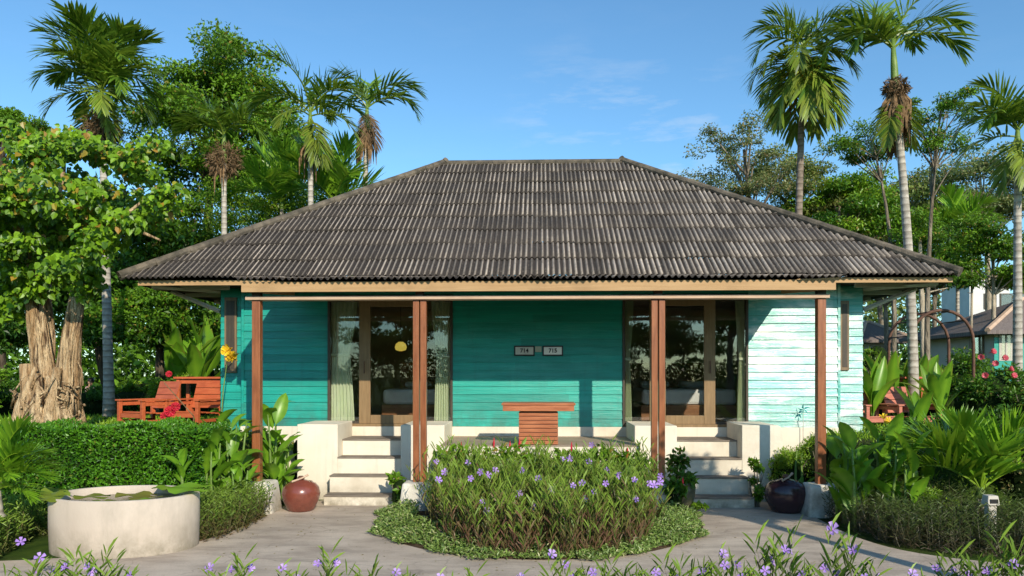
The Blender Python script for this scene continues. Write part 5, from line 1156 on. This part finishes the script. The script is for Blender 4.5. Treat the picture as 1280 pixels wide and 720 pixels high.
for px, py in ((190, 185), (170, 215), (200, 250), (215, 240), (20, 165), (30, 180), (60, 178), (120, 190), (10, 300), (-20, 300), (20, 350), (20, 330), (60, 345), (95, 340), (118, 312), (0, 355), (138, 298), (80, 320), (45, 362), (108, 360), (70, 300), (15, 375), (40, 300), (100, 290), (5, 390), (100, 180), (150, 200)): cl.append((P(px, py, 12.8) - SB, (.32, .32, .2)))
m = MB()
for c_, rr_ in cl:
    n = 120; u = unit(rnd(n)) * (RNG.random((n, 1)) ** .5); p = np.array(c_) + u * np.array(rr_)
    d = unit(rnd(n) * .55 + u * .3 + np.array([0, -.25, -.75])); nm = unit(rnd(n) * .5 + np.array([.15, -1.0, .55]))
    tt = np.zeros((n, 3)); tt[:, 0] = np.clip(RNG.normal(.52, .24, n) + u[:, 2] * .18, 0, 1); top = (c_[2] + SB[2]) > 4.4; tt[:, 1] = (RNG.random(n) < (.10 if top else .02)) * RNG.uniform(.3, .8, n)
    sz = RNG.uniform(.06, .155, n); leaves(m, p, d, nm, sz, sz * .82, tt, 'ovate')
m.build('crown', M['leaf_heart'], r)
random.seed(31)

# ================================================================== BACKGROUND TREES
def T_(name, label, bpx, Y, cpx, cpy, rpx, rpy, ncl, per, size, lm, bm, tr, z0=.25, **kw):
    b = P(bpx, HZ, Y); b[2] = z0; c = P(cpx, cpy, Y); s_ = Y / F
    return tree(name, label, b, c, (rpx * s_, rpx * s_ * .8, rpy * s_), ncl, per, size, M[lm], M[bm], tr, **kw)
T_('leafy_tree', 'large rounded dark green tree between the left palms', 262, 27, 278, 172, 122, 132, 120, 430, .16, 'leaf_mid', 'bark_dark', .3, aspect=.55, crf=.22, bright=.16)
T_('leafy_tree', 'dark tree top at the upper left corner edge', 5, 30, 8, 160, 42, 30, 14, 500, .16, 'leaf_mid', 'bark_dark', .25, aspect=.5, crf=.4)
T_('leafy_tree', 'dense dark tree behind the stump tree', 150, 24, 110, 330, 190, 110, 60, 500, .20, 'leaf_dark', 'bark_dark', .25, aspect=.55, crf=.26)
T_('leafy_tree', 'mid green tree under the second palm', 235, 25, 240, 320, 90, 75, 34, 500, .15, 'leaf_mid', 'bark', .2, aspect=.5, crf=.3, bright=.05)
T_('leafy_tree', 'bright fine leaved tree behind the left eave', 330, 24, 335, 285, 110, 58, 52, 560, .13, 'leaf_bright', 'bark', .18, aspect=.35, crf=.3, bright=.0)
T_('leafy_tree', 'low dark tree filling behind the left chairs', 200, 22, 200, 400, 110, 55, 36, 460, .15, 'leaf_mid', 'bark_dark', .2, crf=.3, bright=-.1)
T_('leafy_tree', 'dark low tree at the left edge behind the stump', -10, 22, -20, 400, 100, 70, 30, 460, .16, 'leaf_dark', 'bark_dark', .2, crf=.3)
# undergrowth left
for i, (px, Y, w_, h_, mt, lb) in enumerate(((230, 17.8, 1.0, .55, 'leaf_bright', 'bright leafy shrub directly behind the left chairs'), (165, 18.5, .9, .42, 'leaf_mid', 'round green shrub right of the grey palm trunk'), (180, 22.5, 1.2, .9, 'leaf_bright', 'taller yellow green shrub below the left eave'), (110, 19.5, .9, .45, 'leaf_dark', 'dark shrub left of the grey palm trunk'), (20, 18, 1.2, .45, 'leaf_dark', 'dark shrub at the left edge behind the stump'), (-60, 16, 1.4, .9, 'leaf_mid', 'green shrub beyond the left edge'), (262, 23, 1.2, 1.2, 'leaf_mid', 'tall shrub beside the left house wall'))):
    B_(px, Y, 'garden_shrub', lb, (w_, .8, h_), 4200, .09, mt)
# right
T_('feathery_tree', 'sparse grey green tree left of the yellow flowered palm', 950, 27, 930, 210, 82, 66, 62, 170, .11, 'leaf_grey', 'bark', .2, aspect=.5, crf=.2, brown=.25, z0=.3)
T_('feathery_tree', 'olive tree behind the yellow flowered palm', 1010, 29, 1000, 240, 66, 64, 48, 300, .12, 'leaf_olive', 'bark', .2, crf=.3, brown=.1)
T_('feathery_tree', 'small open crowned tree left of the leaning palm', 1110, 24, 1088, 182, 52, 32, 22, 240, .10, 'leaf_mid', 'bark', .10, crf=.3, lean=.10, flat=.45, fork=.74)
T_('branching_tree', 'tall slim tree with spreading bare branches at the right', 1162, 20, 1176, 158, 66, 58, 34, 170, .09, 'leaf_mid', 'bark', .09, crf=.22, fork=.66, flat=.4, z0=.4)
T_('leafy_tree', 'yellow green tree over the right hip of the roof', 1060, 28, 1050, 265, 80, 50, 50, 420, .15, 'leaf_bright', 'bark', .2, crf=.3, bright=-.2)
T_('feathery_tree', 'olive grey tree between the right trunks', 1160, 34, 1140, 270, 90, 60, 52, 360, .16, 'leaf_olive', 'bark_pale', .2, crf=.3, brown=.2)
T_('feathery_tree', 'broad olive tree at the upper right', 1230, 32, 1225, 245, 80, 55, 50, 360, .15, 'leaf_grey', 'bark_pale', .2, crf=.3, brown=.1)
T_('leafy_tree', 'bright tree filling between the leaning palm and the far palm', 1175, 30, 1170, 330, 60, 45, 30, 460, .15, 'leaf_mid', 'bark', .15, crf=.33)
T_('leafy_tree', 'olive tree low over the right eave corner', 1110, 30, 1105, 345, 60, 38, 26, 460, .15, 'leaf_olive', 'bark', .15, crf=.34)
T_('leafy_tree', 'green tree low beside the far bungalow', 1236, 26, 1240, 330, 50, 55, 26, 420, .13, 'leaf_mid', 'bark_pale', .13, crf=.34)
B_(1205, 22, 'tall_shrub', 'tall green shrub between the arch and the far bungalow', (1.0, .8, 1.3), 5200, .11, 'leaf_mid', z=.3)
B_(1130, 24, 'tall_shrub', 'tall dark shrub behind the leaning palm', (1.1, .8, 1.4), 5200, .12, 'leaf_dark', z=.3)
B_(1275, 20, 'tall_shrub', 'tall green shrub behind the far right palm', (.8, .7, 1.0), 4200, .10, 'leaf_mid', z=.3)
B_(1096, 21, 'tall_shrub', 'light green rounded shrub right of the house wall', (.75, .7, 1.35), 5200, .11, 'leaf_bright', z=.7, aspect=.4)
T_('feathery_tree', 'olive tree behind the right roof corner', 1110, 38, 1090, 290, 75, 60, 30, 380, .17, 'leaf_olive', 'bark', .2, crf=.3)
# thin bare trunks at right
for i, (px, pt, Y, w_) in enumerate(((1158, 1150, 23, .10), (1210, 1215, 26, .06))):
    b = P(px, HZ, Y); b[2] = .3; tp_ = P(pt, 300, Y); rr_ = empty('slim_tree', b, label=['slim bare trunk beside the leaning palm', 'thin bare trunk before the white building', 'pale forked trunk before the far bungalow', 'very thin stem behind the iron arch'][i], cat='tree')
    m = MB(); pts = limb(m, (0, 0, 0), tp_ - b, w_, w_ * .5, .04, 8, 8)
    for k in range(1): limb(m, pts[5 + k], pts[4 + k] + np.array([random.uniform(-.9, .9), 0, random.uniform(.5, 1.2)]), w_ * .4, w_ * .12)
    m.build('trunk', M['bark_pale' if i != 4 else 'bark'], rr_, smooth=True)
    m = MB(); crown(m, [(pts[-1] + np.array([random.uniform(-.6, .6), random.uniform(-.4, .4), random.uniform(-.2, .7)]), (.45, .45, .3)) for _ in range(14)], 200, .11, .5); m.build('crown', M['leaf_mid'], rr_)
# right undergrowth
for i, (px, Y, w_, h_, mt, lb) in enumerate(((1090, 17.5, .8, .6, 'leaf_bright', 'bright shrub behind the right chairs'), (1150, 18, .9, .7, 'leaf_mid', 'green shrub behind the bananas'), (1200, 17, .9, .55, 'leaf_mid', 'green shrub under the iron arch'), (1243, 15, .75, .62, 'leaf_dark', 'dark shrub with pink flowers near the right palm'), (1285, 14.5, .8, .45, 'leaf_dark', 'dark shrub beyond the right palm'), (1250, 20, 1.2, .5, 'leaf_dark', 'dark shrub below the far bungalow'), (1330, 17, 1.3, .9, 'leaf_mid', 'green shrub at the far right'))):
    rt = B_(px, Y, 'garden_shrub', lb, (w_, .6, h_), 3600, .085, mt)
    if 'pink' in lb:
        for fx, fy in ((1228, 447), (1240, 440), (1233, 470), (1262, 462), (1255, 448), (1245, 455), (1266, 470)): link('flower', FLP, rt, P(fx, fy, 14.3) - np.array(rt.location), (R(70), random.uniform(-.5, .5), random.uniform(-1, 1)), .11)

def woods(name, x0, x1, Y0, Y1, h, n, mat, label, size=.5):
    xs = RNG.uniform(x0, x1, n); ys = RNG.uniform(Y0, Y1, n); top = h * (.7 + .18 * np.sin(xs * .55) + .12 * np.sin(xs * 1.3 + 2) + .1 * np.sin(ys * .9))
    zs = RNG.random(n) ** .8 * top; m = MB(); t = np.zeros((n, 3)); cl_ = np.sin(xs * 1.7 + zs * 1.9) * np.sin(ys * 1.1 + zs * .8)
    t[:, 0] = np.clip(.35 + cl_ * .25 + RNG.normal(size=n) * .15, 0, 1); sz = RNG.uniform(.5, 1.2, n) * size
    leaves(m, np.column_stack([xs, ys, zs]), rnd(n) + [0, 0, -.2], rnd(n) * .7 + [0, -.3, 1], sz, sz * .5, t)
    tag(m.build(name, M[mat]), label=label, kind='stuff')
woods('far_woods', -75, -5, 40, 50, 10, 52000, 'leaf_mid', 'far woodland behind the garden at left'); woods('far_woods', 22, 80, 48, 60, 10, 38000, 'leaf_olive', 'far woodland behind the garden at right')
woods('far_woods', 2, 24, 52, 60, 7.5, 9000, 'leaf_mid', 'far woodland behind the white building')
woods('opposite_hedge', -30, 30, -21, -18, 4.2, 42000, 'leaf_dark', 'hedge of the garden opposite, mirrored in the doors', .3)
# ================================================================== ARCH, FAR BUILDINGS
r = empty('iron_arch', P(1177, HZ, 17) * [1, 1, 0] + [0, 0, .95], label='rusty iron garden arch in front of the far bungalow', cat='arch'); AB = np.array(r.location)
for dy, nm in ((0, 'hoop'), (1.0, 'hoop')):
    x0 = -.70; x1 = .70; h0 = 1.85; pts = [(x0, dy, 0), (x0, dy, h0 * .6)] + [(math.cos(a) * -.70, dy, h0 + math.sin(a) * .72) for a in np.linspace(0, math.pi, 14)] + [(x1, dy, h0 * .6), (x1, dy, 0)]
    m = MB(); m.tube(pts, .035, 8); m.build(nm, M['metal_rust'], r, smooth=True)
m = MB()
for a in np.linspace(.2, math.pi - .2, 6): m.tube([(math.cos(a) * -.7, 0, 1.85 + math.sin(a) * .72), (math.cos(a) * -.7, 1.0, 1.85 + math.sin(a) * .72)], .016, 6)
m.build('cross_bars', M['metal_rust'], r)

def hip_house(name, label, x0, x1, y0, y1, z0, zw, zr, ov, wm, windows=(), ridge=None, corner=None):
    r = empty(name, ((x0 + x1) / 2, y0, z0), label=label, cat='house'); cx = (x0 + x1) / 2; O = np.array([cx, y0, z0])
    m = MB(); m.box(x0 - cx, x1 - cx, 0, y1 - y0, 0, zw - z0); m.build('wall', wm, r)
    hw = (x1 - x0) / 2 + ov; dp = y1 - y0; rh = max(.1, hw - (dp / 2 + ov)); m = MB(); zz = zw - z0 - .05; zt_ = zr - z0
    m.add([(-hw, -ov, zz), (hw, -ov, zz), (hw, dp + ov, zz), (-hw, dp + ov, zz), (-rh, dp / 2, zt_), (rh, dp / 2, zt_), (-hw, -ov, zz - .12), (hw, -ov, zz - .12), (hw, dp + ov, zz - .12), (-hw, dp + ov, zz - .12)], [(0, 1, 5, 4), (2, 3, 4, 5), (0, 6, 7, 1), (1, 7, 8, 2), (2, 8, 9, 3), (3, 9, 6, 0), (6, 9, 8, 7)])
    m.f.append(np.array([(1, 2, 5), (3, 0, 4)]) + m.n - 10); m.m.append(0); rf_ = m.build('roof', M['farroof'], r)
    m = MB()
    for (a, b_) in (((-hw, -ov, zz), (-rh, dp / 2, zt_)), ((hw, -ov, zz), (rh, dp / 2, zt_)), ((-rh, dp / 2, zt_), (rh, dp / 2, zt_))): m.tube([a, b_], .09, 6)
    m.build('ridge_cap', M['beam'], rf_)
    for (wx0, wx1, wz0, wz1, fm) in windows:
        m = MB(); m.box(wx0 - cx - .08, wx1 - cx + .08, -.05, -.002, wz0 - z0 - .08, wz1 - z0 + .08); f = m.build('window', M[fm], r); m = MB(); m.box(wx0 - cx, wx1 - cx, -.06, -.052, wz0 - z0, wz1 - z0); m.build('pane', M['glass'], f)
        m = MB(); m.box((wx0 + wx1) / 2 - cx - .03, (wx0 + wx1) / 2 - cx + .03, -.07, -.061, wz0 - z0, wz1 - z0); m.build('mullion', M[fm], f)
    return r
Yh = 25.0
a0 = P(1243, HZ, Yh)[0]; zz_w = P(1243, 412, Yh)[2]; zz_r = P(1255, 374, Yh + 2.4)[2]; w2_, w3 = P(1251, 418, Yh), P(1262, 448, Yh)
hh_ = hip_house('far_bungalow', 'cream bungalow with grey hip roof and teal front in the right background', a0, a0 + 7, Yh, Yh + 4.8, .2, zz_w, zz_r, .55, M['farwall'], [(w2_[0], w3[0], w3[2], w2_[2], 'rope')])
m = MB(); m.box(-3.52, 3.5, -.03, -.001, 0, zz_w - .45); m.build('teal_front', M['teal'], hh_)
wa = P(1222, 419, Yh + 1.0)[2]; wb_ = P(1222, 441, Yh + 1.0)[2]
m = MB(); m.box(-3.55, -3.502, .55, 1.35, wb_ - .3, wa - .14); f = m.build('window', M['browntrim'], hh_); m = MB(); m.box(-3.56, -3.552, .62, 1.28, wb_ - .23, wa - .21); m.build('pane', M['glass'], f)
Yb = 33.0; b0_, b1_ = P(1085, HZ, Yb), P(1122, HZ, Yb)
hip_house('far_bungalow', 'low grey roofed house glimpsed between the right wall and the leaning palm', b0_[0], b1_[0], Yb, Yb + 3, .2, P(1100, 424, Yb)[2], P(1100, 402, Yb + 1)[2], .6, M['farwall'])
Yc = 44.0; c0, c1 = P(1212, 350, Yc), P(1262, 400, Yc)
r = empty('white_building', ((c0[0] + c1[0]) / 2, Yc, .2), label='plain white building behind the trees above the far bungalow', cat='building'); hw_ = (c1[0] - c0[0]) / 2; H_ = P(1200, 352, Yc)[2] - .2
m = MB(); m.box(-hw_, hw_, 0, 3, 0, H_); m.build('wall', M['farwhite'], r); m = MB(); m.box(-hw_ - .2, hw_ + .2, -.2, 3.2, H_, H_ + .25); m.build('parapet', M['farwhite'], r)
for k in range(3): m = MB(); xx = -hw_ + .8 + k * hw_ * .8; m.box(xx, xx + .7, -.05, -.002, H_ - 1.6, H_ - .7); f = m.build('window', M['darkframe'], r); m = MB(); m.box(xx + .06, xx + .64, -.06, -.052, H_ - 1.54, H_ - .76); m.build('pane', M['glass'], f)

# ================================================================== PEOPLE far left
def person(px, Y, label, shirt, trousers, stance=0.0, rz=0.0, h=1.62):
    x = X(px, Y); z = zt(x, Y); r = empty('person', (x, Y, z), rz, label=label, cat='person')
    vs_ = {'pel': (0, 0, .95, .12), 'sp': (0, 0, 1.12, .115), 'ch': (0, 0, 1.30, .14), 'nk': (0, 0, 1.46, .05), 'hd': (0, -.01, 1.56, .085), 'tp': (0, 0, 1.66, .08),
        'hl': (-.09, 0, .90, .085), 'kl': (-.10, -.03 - stance * .1, .50, .06), 'al': (-.10, .05 + stance * .1, .09, .042), 'fl': (-.10, -.10, .04, .035), 'hr': (.09, 0, .90, .085), 'kr': (.10, -.02, .50, .06), 'ar': (.11, -.0, .09, .042), 'fr': (.12, -.15, .04, .035),
        'sl': (-.18, 0, 1.38, .055), 'el': (-.24, .02, 1.12, .042), 'wl': (-.24, -.06, .88, .032), 'ml': (-.24, -.09, .80, .03), 'sr': (.18, 0, 1.38, .055), 'er': (.25, .0, 1.12, .042), 'wr': (.22, -.16, .95, .032), 'mr': (.20, -.22, .90, .03)}
    E = [('pel', 'sp'), ('sp', 'ch'), ('ch', 'nk'), ('nk', 'hd'), ('hd', 'tp'), ('pel', 'hl'), ('hl', 'kl'), ('kl', 'al'), ('al', 'fl'), ('pel', 'hr'), ('hr', 'kr'), ('kr', 'ar'), ('ar', 'fr'), ('ch', 'sl'), ('sl', 'el'), ('el', 'wl'), ('wl', 'ml'), ('ch', 'sr'), ('sr', 'er'), ('er', 'wr'), ('wr', 'mr')]
    def skin(keys, edges, name, mat, grow=0.0, par=None):
        k = list(keys); me = bpy.data.meshes.new(name); me.from_pydata([vs_[q][:3] for q in k], [(k.index(a), k.index(b)) for a, b in edges if a in k and b in k], [])
        o = bpy.data.objects.new(name, me); COL.objects.link(o); o.parent = par; md = o.modifiers.new('s', 'SKIN')
        for i, q in enumerate(k): me.skin_vertices[0].data[i].radius = (vs_[q][3] + grow,) * 2
        me.skin_vertices[0].data[0].use_root = True; o.modifiers.new('u', 'SUBSURF').levels = 2; me.materials.append(mat); md.use_smooth_shade = True
        o.modifiers['u'].render_levels = 2; return o
    skin(vs_.keys(), E, 'body', M['skin'], 0, r)
    skin(['sp', 'ch', 'sl', 'el', 'sr', 'er', 'pel'], E, 'shirt', shirt, .018, r)
    skin(['pel', 'hl', 'kl', 'al', 'hr', 'kr', 'ar'], E, 'trousers', trousers, .016, r)
    m = MB(); m.lathe([(.001, .11), (.07, .09), (.10, .03), (.10, -.03), (.085, -.07)], sides=16); m.build('hair', M['hair'], r, loc=(0, .02, 1.62), smooth=True)
person(16, 24, 'person in a red top and dark trousers behind the stump at the far left', M['shirt_red'], M['trousers'], 1, .3)
person(113, 24.5, 'person in patterned clothes standing between the stump and the grey trunk', M['shirt_pattern'], M['trousers_blue'], 0, -.5)

# ================================================================== behind the camera: what the glass mirrors and what shades the right path
def place_tree(name, label, x, y, h, rw, rz_, mat, ncl, per, size, low=.5, bm='bark', **kw):
    return tree(name, label, (x, y, 0), (x, y, h), (rw, rw, rz_), ncl, per, size, M[mat], M[bm], .16, crf=.3, **kw)
place_tree('shade_tree', 'leafy tree right of the camera shading the right side of the path', 5.7, 4.6, 4.0, 1.35, .9, 'leaf_mid', 26, 130, .16)
for i, (x, y, h, rw, rz_) in enumerate(((-9, -20, 4.4, 3.2, 2.9), (-3, -24, 5.2, 3.6, 3.4), (3.5, -22, 4.6, 3.4, 3.0), (10, -25, 5.2, 3.8, 3.6), (16, -20, 4.5, 3.2, 3), (-16, -22, 5, 3.5, 3))):
    place_tree('garden_tree', ['low tree', 'broad tree', 'round tree', 'tall tree', 'bushy tree', 'wide tree'][i] + ' of the garden opposite, mirrored in the doors', x, y, h, rw, rz_, 'leaf_dark', 30, 300, .3)

# ================================================================== WORLD, SUN, CAMERA
SD = unit(np.array([1.05, -2.4, 1.33])); EL = math.asin(SD[2]); AZ = math.atan2(SD[0], SD[1])
w = bpy.data.worlds.new('World'); scene.world = w; w.use_nodes = True; nt = w.node_tree; nt.nodes.clear()
out = nt.nodes.new('ShaderNodeOutputWorld'); bg = nt.nodes.new('ShaderNodeBackground'); sky = nt.nodes.new('ShaderNodeTexSky')
sky.sky_type = 'NISHITA'; sky.sun_disc = False; sky.sun_elevation = EL; sky.sun_rotation = AZ; sky.air_density = 1.0; sky.dust_density = .3; sky.ozone_density = 2.0; sky.altitude = 0
bg.inputs[1].default_value = .16
tc = nt.nodes.new('ShaderNodeTexCoord')
def dirmask(px, py, rad, hi):
    d = unit(ray(px, py)); vm = nt.nodes.new('ShaderNodeVectorMath'); vm.operation = 'DISTANCE'; L(nt, tc.outputs['Generated'], vm.inputs[0]); vm.inputs[1].default_value = tuple(d)
    mr = nt.nodes.new('ShaderNodeMapRange'); L(nt, vm.outputs['Value'], mr.inputs[0]); mr.inputs[1].default_value = rad; mr.inputs[2].default_value = rad * .3; mr.inputs[3].default_value = 0; mr.inputs[4].default_value = hi; return mr.outputs[0]
mp = nt.nodes.new('ShaderNodeMapping'); mp.inputs['Scale'].default_value = (1.3, 1.3, 6); mp.inputs['Rotation'].default_value = (0, .25, 0); L(nt, tc.outputs['Generated'], mp.inputs[0])
cn_ = noise(nt, mp.outputs[0], 7, 7, .62, .50, .72)
mk = mth(nt, 'ADD', dirmask(710, 148, .10, .8), mth(nt, 'ADD', dirmask(835, 168, .12, 1.0), .06))
cf = mth(nt, 'MULTIPLY', cn_, mk, True)
sat = nt.nodes.new('ShaderNodeHueSaturation'); sat.inputs['Saturation'].default_value = 1.04; L(nt, sky.outputs[0], sat.inputs['Color'])
tn_ = mixc(nt, 1.0, sat.outputs[0], (0.80, 1.12, 1.22), 'MULTIPLY')
cc_ = mixc(nt, mth(nt, 'MULTIPLY', cf, .3), tn_, (5.2, 5.6, 6.0))
L(nt, cc_, bg.inputs[0]); L(nt, bg.outputs[0], out.inputs[0])
sl = bpy.data.lights.new('sun', 'SUN'); sl.energy = 4.9; sl.angle = R(.55); sl.color = (1.0, .90, .74); so = bpy.data.objects.new('sun', sl); COL.objects.link(so)
so.rotation_euler = Vector(-SD).to_track_quat('-Z', 'Y').to_euler(); so.location = (10, -20, 15)
cam = bpy.data.cameras.new('camera'); co = bpy.data.objects.new('camera', cam); COL.objects.link(co); scene.camera = co
co.location = tuple(CAM); co.rotation_euler = (math.pi / 2, 0, -YAW); cam.sensor_width = 36; cam.lens = 36 * F / 1280; cam.shift_y = (HZ - 360) / 1280; cam.clip_end = 2000
scene.view_settings.view_transform = 'Standard'; scene.view_settings.look = 'None'; scene.view_settings.exposure = 0; scene.view_settings.gamma = 1
scene.render.engine = 'CYCLES'
scene.cycles.max_bounces = 8; scene.cycles.transparent_max_bounces = 12
